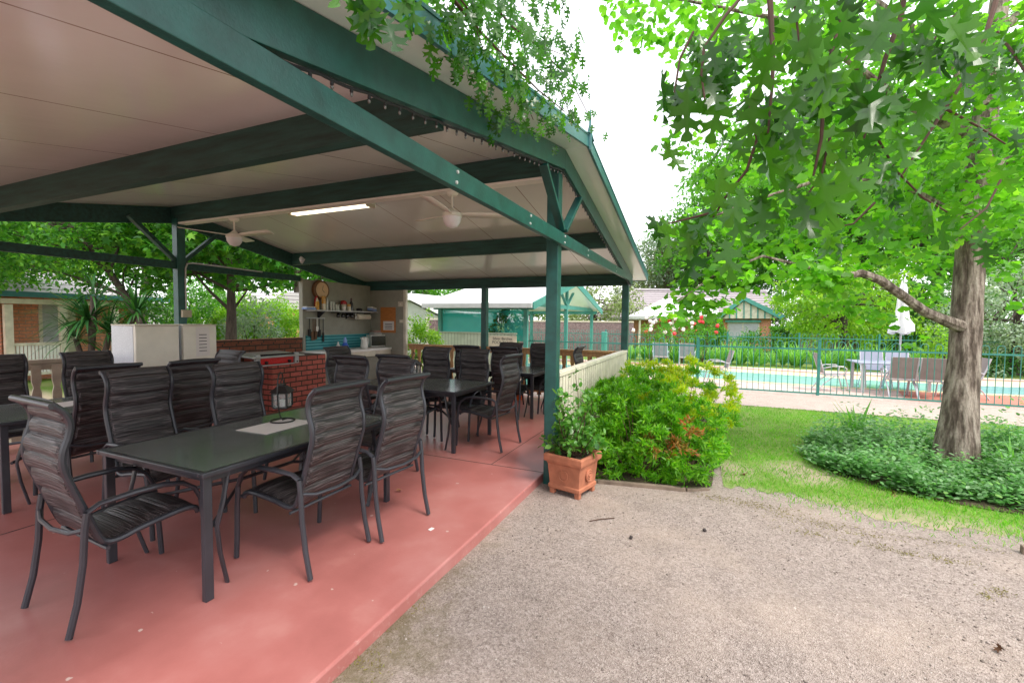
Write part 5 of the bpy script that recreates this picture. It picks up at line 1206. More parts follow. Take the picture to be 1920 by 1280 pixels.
def pool_chair(label, loc, rz, m='pool_grey', group='sling chairs round the pool table', scale=1):
    t = thing('pool_chair', label, 'chair', loc, rz, group)
    P_ = [(.24, .40), (0, .385), (-.16, .375), (-.19, .42), (-.27, .66), (-.33, .88)]
    v = []
    for y, z in P_:
        for x in (-.22, .22): v.append((x, y, z))
    f = [(2*i, 2*i+1, 2*i+3, 2*i+2) for i in range(5)]
    for nm, fs in (('seat', f[:2]), ('backrest', f[3:])):
        o = MB().add(v, fs).build(nm, m, t, world=False); so_ = o.modifiers.new('thick', 'SOLIDIFY'); so_.thickness = .012
        bm2 = bmesh.new(); bm2.from_mesh(o.data); bmesh.ops.delete(bm2, geom=[q for q in bm2.verts if not q.link_faces], context='VERTS'); bm2.to_mesh(o.data); bm2.free()
    for s in (-1, 1):
        MB().tube([(s*.23, y, z) for y, z in P_], .014, 7).build('side_rail', 'pool_silver', t, smooth=True, world=False)
        MB().tube([(s*.25, -.22, .55), (s*.26, -.05, .60), (s*.26, .16, .60), (s*.25, .23, .55), (s*.24, .20, .40), (s*.24, .30, .01)], .014, 7).build('armrest', 'pool_silver', t, smooth=True, world=False)
        MB().tube([(s*.235, .02, .385), (s*.24, -.20, .2), (s*.245, -.33, .01)], .014, 7).build('leg', 'pool_silver', t, smooth=True, world=False)
    return t
pc0 = pool_chair('grey sling pool chair with its back to the fence, left of the pair', (8.25, -5.22, GZ+.01), R(-90))
def pdup(lab, x, y, rz, m=None):
    o = dup(pc0, (x, y, GZ+.01), rz, lab)
    if m:
        for c_ in o.children:
            if c_.name.startswith(('seat', 'backrest')): c_.data = c_.data.copy(); c_.data.materials[0] = MATS[m]
    return o
pdup('grey sling pool chair with its back to the fence, right of the pair beside trunk', 8.25, -5.72, R(-90))
pdup('silver framed pool chair seen from the side at the left end of the pool table', 8.55, -4.05, R(184))
pdup('pale blue pool chair across the table, left of the two far ones', 9.75, -5.20, R(90), 'pool_pale')
pdup('pale blue pool chair across the table, right of the two beside the umbrella pole', 9.75, -5.72, R(90), 'pool_pale')
pdup('pool chair half hidden by the tree trunk at the table right end', 8.75, -6.5, R(0))
pdup('grey pool chair by the water seen over the shrubs, left of the pair', 12.2, .12, R(-90))
pdup('grey pool chair by the water seen over the shrubs, right of the pair', 12.3, -.72, R(-90))
pdup('silver framed pool chair seen side on behind the golden shrub, back leaning right', 8.6, -1.62, R(8))
pt = thing('pool_table', 'white topped pool table behind the green fence', 'table', (9.0, -5.4, GZ))
MB().box((8.45, -6.25, .60), (9.5, -4.55, .63)).build('table_top', 'pool_pale', pt, bevel=.008)
for x in (8.55, 9.4):
    for y in (-6.15, -4.66): MB().box((x-.03, y-.03, GZ+.01), (x+.03, y+.03, .598)).build('leg', 'pool_silver', pt)
um = thing('pool_umbrella', 'closed white umbrella on a pole through the pool table', 'umbrella', (9.0, -5.45, GZ))
MB().tube([(9.0, -5.45, GZ), (9.0, -5.45, 2.45)], .022, 8).build('pole', 'pool_silver', um, smooth=True)
cv = MB(); rings = []
for z, r_ in [(1.30, .13), (1.33, .20), (1.48, .19), (1.62, .12), (1.95, .085), (2.3, .07), (2.5, .03)]:
    rings.append([(9.0+r_*(1+.25*math.cos(6*a))*math.cos(a), -5.45+r_*(1+.25*math.cos(6*a))*math.sin(a), z+.03*math.cos(3*a)) for a in np.linspace(0, 2*math.pi, 25)[:-1]])
cv.add([p for r_ in rings for p in r_], [(i*24+k, i*24+(k+1) % 24, (i+1)*24+(k+1) % 24, (i+1)*24+k) for i in range(6) for k in range(24)]).build('canopy', 'canvas', um, smooth=True)

# strappy plants and roses along the far fence
for k in range(44):
    y = 1.7-k*.235+RG.uniform(-.12, .12); x = 15.3+RG.uniform(-.3, .5)
    strap_clump('clump of upright strappy leaves along the far pool fence', x, y, 34, .78+RG.uniform(-.2, .25), 'strappy plants along the far pool fence', spread=.6)
RB = [(1222, 16.8, 'rose_white', 'white flowered rose bush behind the corner post of the pavilion'), (1245, 17.2, 'rose_red', 'red flowered rose bush left of the white rose by the pool'), (1280, 17.4, 'rose_white', 'white flowered rose bush standing in the middle of the roses'), (1318, 17.6, 'rose_red', 'rose bush with single red blooms before the brick house gable')]
for px, dep, fm, lab in RB:
    c = at(px, 628, dep); t = thing('rose_bush', lab, 'rose bush', (c[0], c[1], GZ), group='rose bushes beyond the pool')
    L = Leaves(); st = MB()
    for q in ellipsoid_clumps(26, (c[0], c[1], 1.0), (.6, .6, .62), .4): clump(L, q, .2, 22, .085); 
    for k in range(6): st.tube(limb((c[0], c[1], GZ), (c[0]+RG.uniform(-.4, .4), c[1]+RG.uniform(-.4, .4), 1.2), .1, 5), [.015, .012, .01, .008, .005], 5)
    st.build('stems', 'twig', t); L.build('leaves', 'leaf_mid', t, T_simple()); k = 0
    for q in ellipsoid_clumps(9, (c[0], c[1], 1.15), (.62, .62, .55), .9, -.1):
        MB().blob(q, .075, 7, 5, .25).build('bloom', fm, t)

# sage fence with the sign, brush gate, shed and gazebo
def xpoly(pts, X, th, name, m, parent=None, **k):
    return MB().prism([tuple(onX(px, py, X)) for px, py in pts], (th, 0, 0)).build(name, m, parent, **k)
def ypoly(pts, Y, th, name, m, parent=None, **k):
    return MB().prism([tuple(onY(px, py, Y)) for px, py in pts], (0, th, 0)).build(name, m, parent, **k)
sf = thing('board_fence', 'sage green vertical board fence carrying the pool rules sign', 'fence', (6.05, 4.1, GZ))
MB().box((6.0, 2.95, GZ-.05), (6.04, 5.35, 1.17)).build('boards', 'boards_sage', sf)
MB().box((5.985, 2.93, 1.172), (6.055, 5.37, 1.20)).build('capping', 'sage', sf)
sg = thing('pool_sign', 'cream timber sign with dark old style lettering on the sage fence', 'sign', (5.99, 3.5, .95))
s0, s1 = onX(917, 629, 5.97), onX(968, 651, 5.97)
MB().box((5.965, s1[1], s1[2]-.05), (5.995, s0[1], s0[2])).build('board', 'render_cream', sg, bevel=.004)
cy_, cz_ = (s0[1]+s1[1])/2, s0[2]
for body, dz, sz in (('Silver Birches', .07, .098), ('POOL RULES', .165, .10)):
    text('lettering', body, 'ink', sg, (5.9635-5.99, cy_-3.5, cz_-dz-.95), sz, (R(90), 0, R(-90)))
gt = thing('brush_gate', 'brushwood gate panel between two cream posts beside the shed', 'gate', (6.6, 5.6, GZ))
for px in (802, 833): q = onX(px, 600, 7.6); MB().box((7.56, q[1]-.05, GZ-.05), (7.66, q[1]+.05, 1.58)).build('post', 'cream', gt)
a, b = onX(806, 600, 7.6)[1], onX(829, 600, 7.6)[1]
MB().box((7.58, b, GZ+.05), (7.63, a, 1.50)).build('brush_panel', 'brush_wood', gt); MB().box((7.57, b-.03, 1.502), (7.64, a+.03, 1.56)).build('rail', 'cream', gt)
shd = thing('shed', 'low grey green shed with a white sloping roof behind the kitchen nook', 'shed', (11, 9, GZ))
xpoly([(745, 573), (768, 566), (819, 592), (842, 593), (842, 665), (745, 665)], 11.2, 3.0, 'wall', 'shed_wall', shd)
xpoly([(740, 555), (768, 549.5), (796, 556), (836, 580), (842, 587), (820, 588), (768, 562), (740, 566)], 11.0, 3.6, 'roof', 'roof_white', shd)
gz_ = thing('gazebo', 'open gazebo with pale metal roof, aqua timber gable and green shade cloth', 'gazebo', (9.5, 2.73, GZ))
GX0, GX1, GY0, GY1, GE, GR = 6.15, 12.9, 2.74, 5.2, 1.90, 2.66
gm = (GX0+GX1)/2
for x, y in [(GX0, GY0), (GX1, GY0), (GX0, GY1), (GX1, GY1), (gm, GY1), (gm+.0, GY0)]:
    MB().box((x-.05, y-.05, GZ-.05), (x+.05, y+.05, GE if x != gm else GE+.1)).build('post', 'aqua_wood', gz_)
for s, xe in ((-1, GX0-.35), (1, GX1+.35)):
    ze = GE+.02-.03; 
    MB().prism([(gm, GY0-.3, GR+.10), (xe, GY0-.3, ze), (xe, GY0-.3, ze+.05), (gm, GY0-.3, GR+.15)], (0, GY1-GY0+.65, 0)).build('roof', 'roof_white', gz_)
    MB().prism([(gm, GY0-.34, GR-.06), (xe, GY0-.34, ze-.12), (xe, GY0-.34, ze+.06), (gm, GY0-.34, GR+.16)], (0, .035, 0)).build('barge_board', 'aqua_wood', gz_)
    MB().prism([(gm, GY0-.30, GR+.04), (xe-.0, GY0-.30, ze-.03), (xe, GY0-.30, ze-.01), (gm, GY0-.30, GR+.09)], (0, GY1-GY0+.6, 0)).build('ceiling_lining', 'ceiling_panel', gz_)
    MB().beam((gm+s*.05, GY0-.02, GE+.10), (gm+s*.7, GY0-.02, GE+.52), .04, .08, (0, 1, 0)).build('strut', 'aqua_wood', gz_)
MB().box((GX0, GY0-.04, GE-.02), (GX1, GY0+.02, GE+.10)).build('tie_beam', 'aqua_wood', gz_)
MB().beam((gm, GY0-.02, GE+.1), (gm, GY0-.02, GR), .1, .08, (0, 1, 0)).build('king_post', 'aqua_wood', gz_)
for x in (GX0, GX1): MB().box((x-.04, GY0-.2, GE-.12), (x+.04, GY1+.2, GE)).build('eave_beam', 'aqua_wood', gz_)
MB().box((GX0, GY1-.04, GE-.14), (GX1, GY1+.04, GE-.02)).build('eave_beam', 'aqua_wood', gz_)
MB().box((GX0-.44, GY0-.3, GE-.09), (GX0-.35, GY1+.3, GE+.02)).build('gutter', 'steel_paint', gz_)
def cloth(name, p, q, z0, z1):
    p, q = np.array(p), np.array(q); vs = []; nx, nz = 16, 6
    nrm = np.array([-(q-p)[1], (q-p)[0]])/np.linalg.norm(q-p)
    for j in range(nz):
        for i in range(nx):
            u_, v_ = i/(nx-1), j/(nz-1); w_ = .05*math.sin(6*u_+4*v_)*math.sin(math.pi*u_); b_ = p+(q-p)*u_+nrm*w_
            vs.append((b_[0], b_[1], z0+(z1-z0)*v_-(.07*math.sin(math.pi*u_) if j == nz-1 else 0)))
    return MB().add(vs, [(j*nx+i, j*nx+i+1, (j+1)*nx+i+1, (j+1)*nx+i) for j in range(nz-1) for i in range(nx-1)]).build(name, 'shade_cloth', gz_, smooth=True)
cloth('shade_cloth', (GX0+.02, GY0+.06), (GX0+.02, GY1-.05), 1.0, GE-.1); cloth('shade_cloth', (GX0+.06, GY1), (9.4, GY1), .9, GE-.12)
tk_ = thing('white_bench', 'white slatted garden bench seen through the green shade cloth', 'bench', (7.4, 4.2, GZ))
MB().box((7.0, 4.3, .9), (7.05, 4.95, 1.0)).box((7.0, 4.3, 1.10), (7.05, 4.95, 1.18)).box((7.0, 4.3, GZ), (7.05, 4.36, 1.2)).box((7.0, 4.9, GZ), (7.05, 4.95, 1.2)).build('backrest', 'white_paint', tk_)
MB().box((6.6, 4.3, .40), (7.04, 4.95, .45)).build('seat', 'white_paint', tk_)
vn = thing('climbing_plant', 'dark leafy climber on the gazebo post above the sage fence', 'climber', (6.5, 3.4, GZ))
L = Leaves(); v0 = at(948, 640, 11.6); st = MB()
st.tube(limb((v0[0], v0[1], GZ), at(946, 566, 11.5), .03, 6), [.05, .045, .04, .035, .03, .02], 6); st.build('stem', 'bark_dark', vn, smooth=True)
for px, py, r_ in [(940, 612, .28), (955, 606, .28), (970, 614, .25), (948, 596, .22), (945, 582, .16), (930, 617, .22), (975, 619, .2), (950, 572, .1)]:
    for q in range(6): clump(L, at(px, py, 11.5)+RNG.normal(size=3)*r_*.4, r_*.6, 28, .075, .5)
L.build('foliage', 'leaf_dark', vn, T_simple())
bf = thing('brush_fence', 'mauve brown brushwood fence with a pale capping behind the gazebo', 'fence', (15.4, 4, GZ))
BX = 17.2; y0, y1 = onX(1188, 600, BX)[1], onX(975, 600, BX)[1]; zt = onX(1100, 604, BX)[2]
MB().box((BX, y0, GZ-.05), (BX+.08, y1, zt)).build('brush_panel', 'brush_wood', bf); MB().box((BX-.02, y0, zt+.002), (BX+.1, y1, zt+.07)).build('capping', 'render_cream', bf)
pb_ = onX(1133, 640, 13.0); t = thing('letter_box', 'small green metal pump box standing by the gazebo', 'box', (13, pb_[1], GZ))
MB().box((12.92, pb_[1]-.10, .35), (13.12, pb_[1]+.10, 1.12)).build('casing', 'aqua_wood', t, bevel=.02); MB().box((13.0, pb_[1]-.04, GZ), (13.06, pb_[1]+.04, .349)).build('leg', 'fence_green', t)

# brick house beyond the pool
HX = 26.0
hr = thing('brick_house', 'red brick house beyond the pool with green and cream striped gable', 'house', (HX, -3.5, GZ))
xpoly([(1160, 596), (1360, 596), (1360, 660), (1160, 660)], HX+1.5, 7, 'wall', 'brick_house', hr)
xpoly([(1357, 597), (1446, 597), (1446, 665), (1357, 665)], HX, 7, 'wall', 'brick_house', hr)
# tiled main roof: hip planes
e0, e1 = onX(1105, 596, HX+1.2), onX(1475, 600, HX+1.2); r0, r1 = onX(1192, 545, HX+5.5), onX(1437, 548, HX+5.5)
MB().add([tuple(e0), tuple(e1), tuple(r1), tuple(r0), (e0[0]+9, e0[1], e0[2]), (e1[0]+9, e1[1], e1[2])], [(0, 1, 2, 3), (0, 3, 4), (1, 5, 2), (3, 2, 5, 4), (0, 4, 5, 1)]).build('roof', 'roof_tile', hr)
MB().tube([tuple(e0+[-.02, 0, .05]), tuple(r0+[-.02, 0, .06]), tuple(r1+[-.02, 0, .06])], .12, 6).build('ridge_tiles', 'roof_tile_pale', hr)
MB().beam(tuple(e0+[-.12, 0, -.02]), tuple(e1+[-.12, 0, -.02]), .14, .14).build('gutter', 'steel_paint', hr)
# pale verandah roof in front of the tiled one
v = [onX(1178, 594, HX-2.2), onX(1352, 594, HX-2.2), onX(1335, 562, HX+1.7), onX(1243, 562, HX+1.7)]
MB().prism([tuple(q) for q in v], (0, 0, .06)).build('verandah_roof', 'roof_white', hr); MB().beam(tuple(v[0]+[-.05, 0, -.03]), tuple(v[1]+[-.05, 0, -.03]), .1, .16).build('gutter', 'steel_paint', hr)
for px in (1200, 1262): q = onX(px, 600, HX-2.0); MB().box((q[0]-.06, q[1]-.06, GZ), (q[0]+.06, q[1]+.06, q[2]+.15)).build('verandah_post', 'cream', hr)
# gable
xpoly([(1354, 597), (1395, 564), (1460, 597)], HX-.35, .3, 'gable_panel', 'cream', hr)
for px in (1355, 1368, 1381, 1395, 1408, 1421, 1434, 1448):
    yt = 597-(33*(1-abs(px-1395)/(42 if px < 1395 else 66)))
    if yt < 594: xpoly([(px-1.1, 597), (px-1.1, yt), (px+1.1, yt), (px+1.1, 597)], HX-.40, .04, 'gable_batten', 'aqua_wood', hr)
xpoly([(1349, 588), (1395, 555), (1395, 563), (1351, 596)], HX-.55, .15, 'barge_board', 'aqua_wood', hr); xpoly([(1395, 555), (1472, 592), (1465, 599), (1395, 563)], HX-.55, .15, 'barge_board', 'aqua_wood', hr)
g0, g1, g2 = onX(1349, 589, HX-.5), onX(1395, 556, HX-.5), onX(1471, 594, HX-.5)
MB().add([tuple(g0), tuple(g1), tuple(g1+[6, 0, 0]), tuple(g0+[6, 0, 0]), tuple(g2), tuple(g2+[6, 0, 0])], [(0, 1, 2, 3), (1, 4, 5, 2)]).build('roof', 'roof_tile', hr)
w0 = xpoly([(1364, 602), (1424, 602), (1424, 640), (1364, 640)], HX-.06, .05, 'window', 'cream', hr)
xpoly([(1366, 606), (1392, 606), (1392, 638), (1366, 638)], HX-.08, .018, 'pane', 'window_blind', w0); xpoly([(1394, 606), (1422, 606), (1422, 638), (1394, 638)], HX-.08, .018, 'pane', 'window_blind', w0)
xpoly([(1360, 600), (1426, 600), (1428, 604), (1360, 604)], HX-.22, .2, 'awning', 'aqua_wood', hr)
q = onX(1142, 577, 24); sd_ = thing('satellite_dish', 'grey satellite dish on the tiled roof edge', 'satellite dish', tuple(q))
MB().lathe(tuple(q), [(.02, .06), (.19, .09), (.28, .14), (.28, .13), (.19, .075), (.02, .04)], 18, axis=0).build('dish', 'pool_grey', sd_, smooth=True)
MB().tube([tuple(q+[.1, 0, 0]), tuple(q+[.4, .1, -.35]), tuple(onX(1118, 590, 24.2))], .035, 6).build('arm', 'steel_paint', sd_)

# house with verandah at left
HY = 14.0
hl = thing('verandah_house', 'red brick house with cream verandah posts and a grey tiled roof at left', 'house', (0, HY, GZ))
x_l = onY(-260, 560, HY)[0]; x_r = onY(262, 570, HY)[0]; ez = onY(100, 557, HY)[2]
MB().box((x_l, HY+.2, GZ-.05), (x_r-.1, HY+9, ez+.1)).build('wall', 'brick_house', hl)
MB().box((x_l, HY-.1, GZ-.05), (onY(11, 600, HY)[0]-.12, HY+.2, ez)).build('wall', 'brick_house', hl)
ro_ = [(x_l-.4, HY-.50, ez+.06), (x_r+.4, HY-.50, ez+.06), (x_r+.4, HY+9.4, ez+.06), (x_l-.4, HY+9.4, ez+.06)]
rz0 = onY(200, 492, HY+4.5)[2]; rg0, rg1 = (x_l+2, HY+4.5, rz0), (x_r-3.2, HY+4.5, rz0)
MB().add(ro_+[rg0, rg1], [(0, 1, 5, 4), (1, 2, 5), (2, 3, 4, 5), (3, 0, 4), (3, 2, 1, 0)]).build('roof', 'roof_tile_pale', hl)
MB().box((x_l-.5, HY-.58, ez-.04), (x_r+.5, HY-.46, ez+.09)).build('gutter', 'green_trim', hl); MB().box((x_l-.4, HY-.44, ez-.20), (x_r+.4, HY-.30, ez-.08)).build('verandah_beam', 'cream', hl)
for px in (15, 118, 215):
    q = onY(px, 600, HY-.37)[0]; MB().box((q-.07, HY-.43, GZ), (q+.07, HY-.31, ez-.22)).build('verandah_post', 'cream', hl)
q0, q1 = onY(21, 640, HY-.37)[0], onY(112, 640, HY-.37)[0]
MB().box((q0, HY-.41, .78), (q1, HY-.33, .85)).box((q0, HY-.39, .06), (q1, HY-.35, .12)).build('balustrade_rail', 'cream', hl)
bl = MB()
for k in range(13): x = q0+(k+.5)*(q1-q0)/13; bl.box((x-.024, HY-.385, .12), (x+.024, HY-.355, .78))
bl.build('balusters', 'white_paint', hl)
ww = [onY(px, 600, HY+.2)[0] for px in (72, 112)]
w1 = MB().box((ww[0], HY+.15, .5), (ww[1], HY+.198, ez-.12)).build('window', 'cream', hl); MB().box((ww[0]+.06, HY+.13, .56), (ww[1]-.06, HY+.149, ez-.18)).build('pane', 'window_blind', w1)
ww = [onY(px, 600, HY+.2)[0] for px in (120, 140)]
MB().box((ww[0], HY+.15, GZ), (ww[1], HY+.198, ez-.1)).build('door', 'cream', hl)
# small brick cottage seen through the kitchen opening
bc = thing('brick_cottage', 'red brick cottage with a teal shuttered window behind the half wall', 'house', (7, 16, GZ))
ypoly([(498, 580), (575, 580), (575, 660), (498, 660)], 16.0, 4, 'wall', 'brick_house', bc)
ypoly([(490, 580), (530, 548), (600, 548), (610, 580)], 15.7, 5, 'roof', 'roof_tile_pale', bc)
ypoly([(516.5, 598), (528, 598), (528, 624), (516.5, 624)], 15.93, .06, 'shutter', 'aqua_wood', bc)
bs = thing('outbuilding', 'small pale outbuilding with a blue grey eave seen left of the tree trunk', 'shed', (3, 16, GZ))
ypoly([(362, 580), (402, 580), (402, 660), (362, 660)], 17.0, 3, 'wall', 'roof_white', bs); ypoly([(356, 576), (406, 576), (406, 581), (356, 581)], 16.8, 3.4, 'roof', 'green_trim', bs); ypoly([(392, 588), (403, 588), (403, 640), (392, 640)], 16.95, .04, 'brick_pier', 'brick_house', bs)

# spiky plant in a dark tub behind the fridges
yk = thing('yucca', 'spiky dark leaved yucca on two canes behind the left fridge', 'plant', (-.9, 6.4, GZ))
L = Leaves(); st = MB(); hb = at(168, 690, 8.0); hb[2] = GZ
for path, n, ln in [(([168, 690], [172, 640], [165, 600]), 120, .80), (([205, 690], [235, 630], [256, 585]), 90, .66), (([168, 690], [150, 660], [142, 635]), 60, .62), (([185, 690], [200, 650], [205, 625]), 60, .62), (([170, 690], [176, 600], [174, 555]), 36, .66)]:
    pp = [at(x, y, 8.0) for x, y in path]; st.tube([hb]+pp, [.06, .05, .045, .04], 8); c = pp[-1]
    q = rnd(n); q[:, 2] = np.abs(q[:, 2])*1.2-.30; q = unit(q); L.add(c+q*.05+rnd(n)*.03, q, unit(np.cross(q, rnd(n))*.15+np.array([0, 0, 1])-q*q[:, 2:3]), ln*RNG.uniform(.6, 1.15, n))
st.build('canes', 'bark_dark', yk, smooth=True)
L.build('leaves', 'leaf_yucca', yk, (T_strap()[0]*np.array([.85, 1, -1.25]), T_strap()[1]))

# clipped bush outside the nook and other greenery
def round_bush(name, label, px, py, dep, rad, m, n=60, per=40, size=.07, group=None, tm=None, cat='bush'):
    c = at(px, py, dep); root = thing(name, label, cat, (c[0], c[1], GZ), group=group); L = Leaves(); st = MB()
    for q in ellipsoid_clumps(n, c, rad, .45, -.95): clump(L, q, max(rad)*.24, per, size, .25, .8)
    for k in range(5): st.tube(limb((c[0]+RG.uniform(-.1, .1), c[1]+RG.uniform(-.1, .1), GZ-.05), c+RNG.normal(size=3)*np.array(rad)*.3, .1, 4), [.03, .025, .015, .008], 5)
    st.build('stems', 'bark_dark', root); L.build('foliage', m, root, tm or T_simple()); return root
round_bush('glossy_bush', 'bright green bush just outside the kitchen nook wall', 786, 642, 11.0, (.55, .55, .70), 'leaf_lime', 70, 40, .07)
round_bush('garden_bush', 'lime green bush beyond the right fridge, left of the tree trunk', 372, 612, 13, (.9, .9, .8), 'leaf_lime', 60, 40, .09, 'bushes behind the pavilion')
round_bush('garden_bush', 'silvery green bush right of the tree trunk behind the half wall', 478, 615, 12.5, (.9, .9, .85), 'leaf_silver', 70, 44, .085, 'bushes behind the pavilion')
round_bush('garden_bush', 'yellow green bush against the brick cottage by the nook wall', 552, 622, 13.5, (.7, .7, .8), 'leaf_lime', 50, 40, .09, 'bushes behind the pavilion')
round_bush('garden_bush', 'dark leafy bush beside the left fridge before the verandah house', 300, 590, 12, (1.2, 1.0, 1.2), 'leaf_mid', 80, 44, .09, 'bushes behind the pavilion')
round_bush('garden_bush', 'mid green bush low on the left of the lime bush', 440, 628, 13.2, (.8, .8, .6), 'leaf_lime', 50, 40, .09, 'bushes behind the pavilion')
round_bush('round_bush', 'round dark green shrub in front of the brick house window', 1328, 618, 20, (.85, .85, 1.0), 'leaf_mid', 80, 40, .12, 'shrubs by the brick house')
round_bush('round_bush', 'grey green low shrub under the brick house window', 1420, 650, 22, (1.2, 1.2, .9), 'leaf_maple', 60, 40, .12, 'shrubs by the brick house')
hd = thing('clipped_hedge', 'square clipped hedge right of the brick house', 'hedge', (24, -9, GZ))
hp, hq = onX(1448, 615, 24), onX(1500, 660, 24); L = Leaves(); n = 4200
P = np.stack([RNG.uniform(24, 25.2, n), RNG.uniform(hq[1], hp[1], n), RNG.uniform(GZ, hp[2], n)], 1); ax = RNG.integers(0, 3, n)
P[ax == 0, 0] = 24; P[ax == 1, 2] = hp[2]; L.add(P+RNG.normal(size=(n, 3))*.03, rnd(n), rnd(n), .10); L.build('foliage', 'leaf_mid', hd, T_simple())
MB().box((24.1, hq[1]+.1, GZ), (25.1, hp[1]-.1, hp[2]-.1)).build('inner_branches', 'bark_dark', hd)

BG = 'background trees'
def T(name, label, px, dep, base_py, ccy, rad, leaf, n=80, per=60, size=.16, cr=.7, tr=.2, tm=None, ccx=None, zmin=-.8, bark='bark_dark', droop=.3, trunk_px=None, shell=.5, flat=.6):
    b = at(trunk_px or px, base_py, dep); b[2] = GZ
    return tree(name, label, b, 0, at(ccx or px, ccy, dep), rad, tr, leaf, n, per, size, cr, tm, bark, BG, droop=droop, zmin=zmin, shell=shell, flat=flat)
# behind the pavilion, left to right
T('maple_tree', 'star leaved tree with a dark trunk right of the rear post', 425, 10.6, 640, 455, (2.2, 2.0, 1.15), 'leaf_maple', 170, 52, .15, .42, .17, T_star(), zmin=-.9, flat=.7)
T('broadleaf_tree', 'leafy tree with branches drooping across the upper left opening', 110, 9.5, 640, 425, (2.6, 2.0, 1.25), 'leaf_maple', 260, 80, .10, .40, .12, T_simple(), trunk_px=334, zmin=-.95)
T('broadleaf_tree', 'tree hanging low at the far left edge over the verandah roof', -30, 10.5, 640, 440, (1.6, 1.6, 1.5), 'leaf_mid', 140, 76, .10, .42, .18, T_simple(), trunk_px=-160, zmin=-.95)
T('broadleaf_tree', 'big bright tree mass behind the verandah house', 60, 26, 640, 380, (7, 6, 4.5), 'leaf_mid', 130, 70, .34, 1.3, .4)
T('broadleaf_tree', 'lime coloured tree behind the gap left of the rear post', 270, 22, 640, 420, (4, 4, 3.2), 'leaf_lime', 90, 60, .26, 1.0, .3)
T('broadleaf_tree', 'dark tree behind the outbuilding and star leaved tree', 420, 28, 640, 420, (6, 5, 4.5), 'leaf_dark', 110, 60, .34, 1.3, .4)
T('broadleaf_tree', 'green tree behind the brick cottage left of the nook wall', 560, 27, 640, 450, (4.5, 4.5, 3.4), 'leaf_mid', 90, 60, .3, 1.1, .3)
T('broadleaf_tree', 'feathery bright tree top above the shed roof', 800, 34, 640, 545, (5.5, 4, 2.2), 'leaf_mid', 90, 60, .28, 1.0, .3)
T('broadleaf_tree', 'dark tree filling the gap above the shed beside the nook wall', 700, 30, 640, 520, (4, 4, 2.6), 'leaf_dark', 70, 60, .3, 1.0, .3)
T('broadleaf_tree', 'pale olive bushy tree rising behind the gazebo gable', 1115, 30, 640, 585, (3.4, 3.4, 2.3), 'leaf_olive', 90, 60, .22, .8, .25)
T('broadleaf_tree', 'green tree behind the gazebo ridge', 1000, 36, 640, 560, (6, 4, 2.2), 'leaf_mid', 80, 60, .28, 1.0, .3)
T('gum_tree', 'tall grey green gum tree above the brick house roof', 1250, 42, 640, 495, (3.2, 3.2, 4.4), 'leaf_silver', 90, 50, .26, .95, .3, bark='bark_grey', shell=.35)
T('gum_tree', 'olive gum tree behind the left end of the tiled roof', 1205, 44, 640, 535, (3.5, 3.5, 2.6), 'leaf_olive', 70, 50, .26, .95, .3, bark='bark_grey', shell=.35)
T('broadleaf_tree', 'broad green tree behind the brick house gable', 1330, 40, 640, 470, (5, 5, 5.5), 'leaf_mid', 120, 60, .36, 1.4, .4)
T('broadleaf_tree', 'dark leafy tree right of the brick house gable', 1510, 37, 640, 500, (5.0, 4.6, 5.4), 'leaf_maple', 130, 64, .24, .9, .3)
T('broadleaf_tree', 'soft lime tree drooping over the hedge behind the pool table', 1590, 19, 640, 570, (3.0, 2.6, 2.3), 'leaf_lime', 120, 64, .17, .65, .2, droop=.8)
T('broadleaf_tree', 'high green tree behind the ginkgo limb', 1600, 34, 640, 330, (7, 7, 8), 'leaf_mid', 170, 70, .42, 1.6, .5)
T('broadleaf_tree', 'tall tree behind the rough barked trunk', 1760, 30, 640, 420, (6, 6, 7), 'leaf_mid', 150, 70, .38, 1.4, .5)
T('broadleaf_tree', 'dark understory tree beside the closed umbrella', 1740, 20, 640, 590, (2.2, 2.2, 1.9), 'leaf_dark', 80, 60, .17, .6, .2)
T('broadleaf_tree', 'high dark tree at the far right behind the pool', 1960, 30, 640, 330, (6, 6, 8), 'leaf_maple', 150, 70, .38, 1.4, .5)
T('silver_leaf_tree', 'silver grey leaved tree right of the rough barked trunk', 1900, 15, 690, 600, (2.2, 2.0, 1.9), 'leaf_silver', 120, 70, .12, .5, .2)
T('broadleaf_tree', 'green tree above the silver leaved one at the right edge', 1930, 20, 690, 470, (3.4, 3.4, 2.8), 'leaf_mid', 100, 64, .2, .8, .25)
T('broadleaf_tree', 'pale green tree behind the far fence left of the trunk', 1650, 23, 640, 600, (2.6, 2.6, 2.0), 'leaf_lime', 90, 60, .18, .65, .2, droop=.7)
round_bush('garden_bush', 'bright green shrub behind the fence just left of the trunk', 1765, 660, 13.5, (.5, .5, .9), 'leaf_lime', 40, 40, .09, 'shrubs beyond the pool')
round_bush('garden_bush', 'dark low shrub behind the fence right of the trunk', 1870, 690, 15, (1.4, 1.4, .6), 'leaf_dark', 60, 40, .10, 'shrubs beyond the pool')
round_bush('garden_bush', 'dark shrub low behind the pool table', 1690, 650, 20, (2.2, 1.6, .8), 'leaf_dark', 60, 40, .12, 'shrubs beyond the pool')
wf = thing('paling_fence', 'grey timber paling fence behind the far strappy plants', 'fence', (23, -10, GZ))
a, b = onX(1500, 640, 23), onX(1700, 640, 23); MB().box((23, b[1], GZ), (23.05, a[1], 1.0)).build('palings', 'wood_grey', wf)

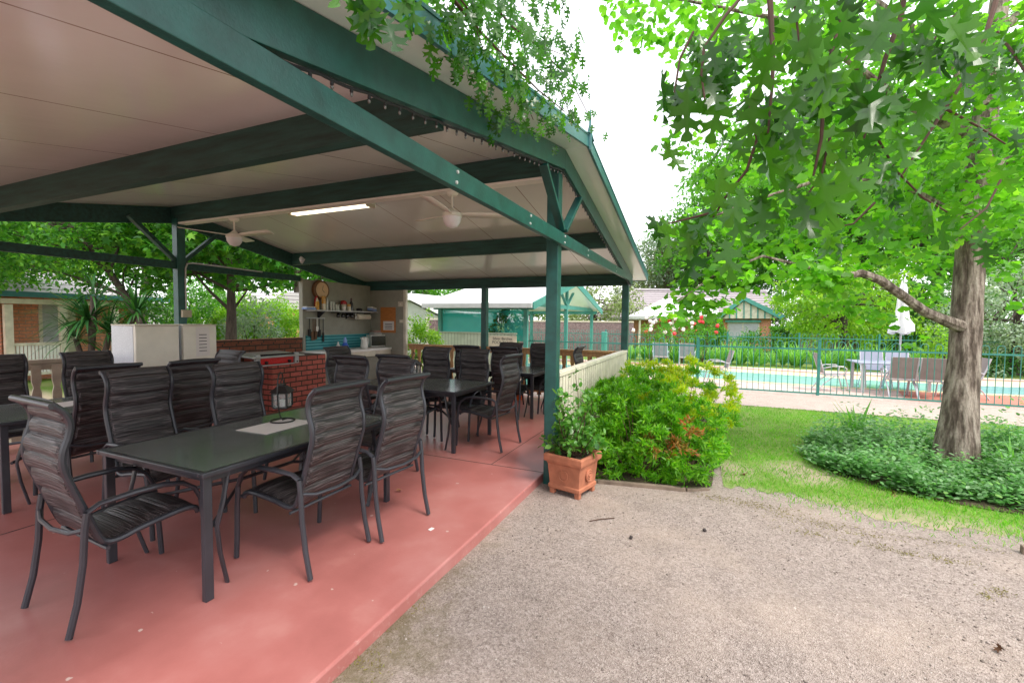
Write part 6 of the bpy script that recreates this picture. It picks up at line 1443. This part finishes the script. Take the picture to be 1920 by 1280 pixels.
for lab, px, dep, ccy, rad, lf in [('big green tree at the back of the view above the striped gable', 1400, 55, 400, (9, 8, 10), 'leaf_mid'), ('big dark tree at the back of the view left of the rough trunk', 1560, 58, 380, (10, 8, 12), 'leaf_maple'), ('big green tree at the back of the view behind the rough trunk', 1800, 55, 380, (10, 8, 12), 'leaf_mid'), ('big dark tree at the back of the view at the right edge', 2020, 52, 380, (10, 8, 12), 'leaf_maple'), ('big tree at the back left beyond the verandah house roof', -60, 45, 420, (11, 8, 9), 'leaf_maple'), ('big tree at the back left behind the rear post', 330, 48, 430, (10, 8, 8), 'leaf_mid'), ('big tree at the back behind the brick cottage roof', 590, 50, 470, (8, 8, 6), 'leaf_maple')]:
    T('broadleaf_tree', lab, px, dep, 640, ccy, rad, lf, 170, 70, .62, 2.2, .6)

for lab, px, py, dep, rad, lf in [('dense green shrubbery right of the brick house behind the hedge', 1500, 610, 27, (2.6, 2.6, 2.2), 'leaf_mid'), ('light green shrubbery behind the paling fence left of the umbrella', 1610, 600, 26, (3, 3, 2.4), 'leaf_lime'), ('dark shrubbery behind the paling fence near the trunk', 1720, 610, 27, (2.8, 2.6, 2.4), 'leaf_maple'), ('bright shrubbery at the far right behind the silver leaved tree', 1900, 600, 24, (3, 3, 2.8), 'leaf_mid'), ('green shrubbery filling the gap left of the brick house roof', 1215, 575, 46, (3.4, 3, 2.6), 'leaf_olive'), ('lime shrubbery in front of the brick cottage beside the tree trunk', 500, 600, 14.4, (1.3, 1.1, .9), 'leaf_lime'), ('green shrubbery right of the rear post under the tree', 385, 585, 14.5, (1.5, 1.2, 1.0), 'leaf_mid')]:
    round_bush('tall_shrub', lab, px, py, dep, rad, lf, 90, 60, .17 if dep > 20 else .1, 'tall shrubs in the background')

for lab, px, dep, ccy, rad, lf in [('soft olive tree behind the middle of the tiled house roof', 1290, 46, 500, (4.5, 4, 4.2), 'leaf_olive'), ('leafy tree behind the right end of the tiled house roof', 1400, 44, 500, (4.5, 4, 4.6), 'leaf_mid')]:
    T('broadleaf_tree', lab, px, dep, 640, ccy, rad, lf, 120, 64, .32, 1.1, .3)
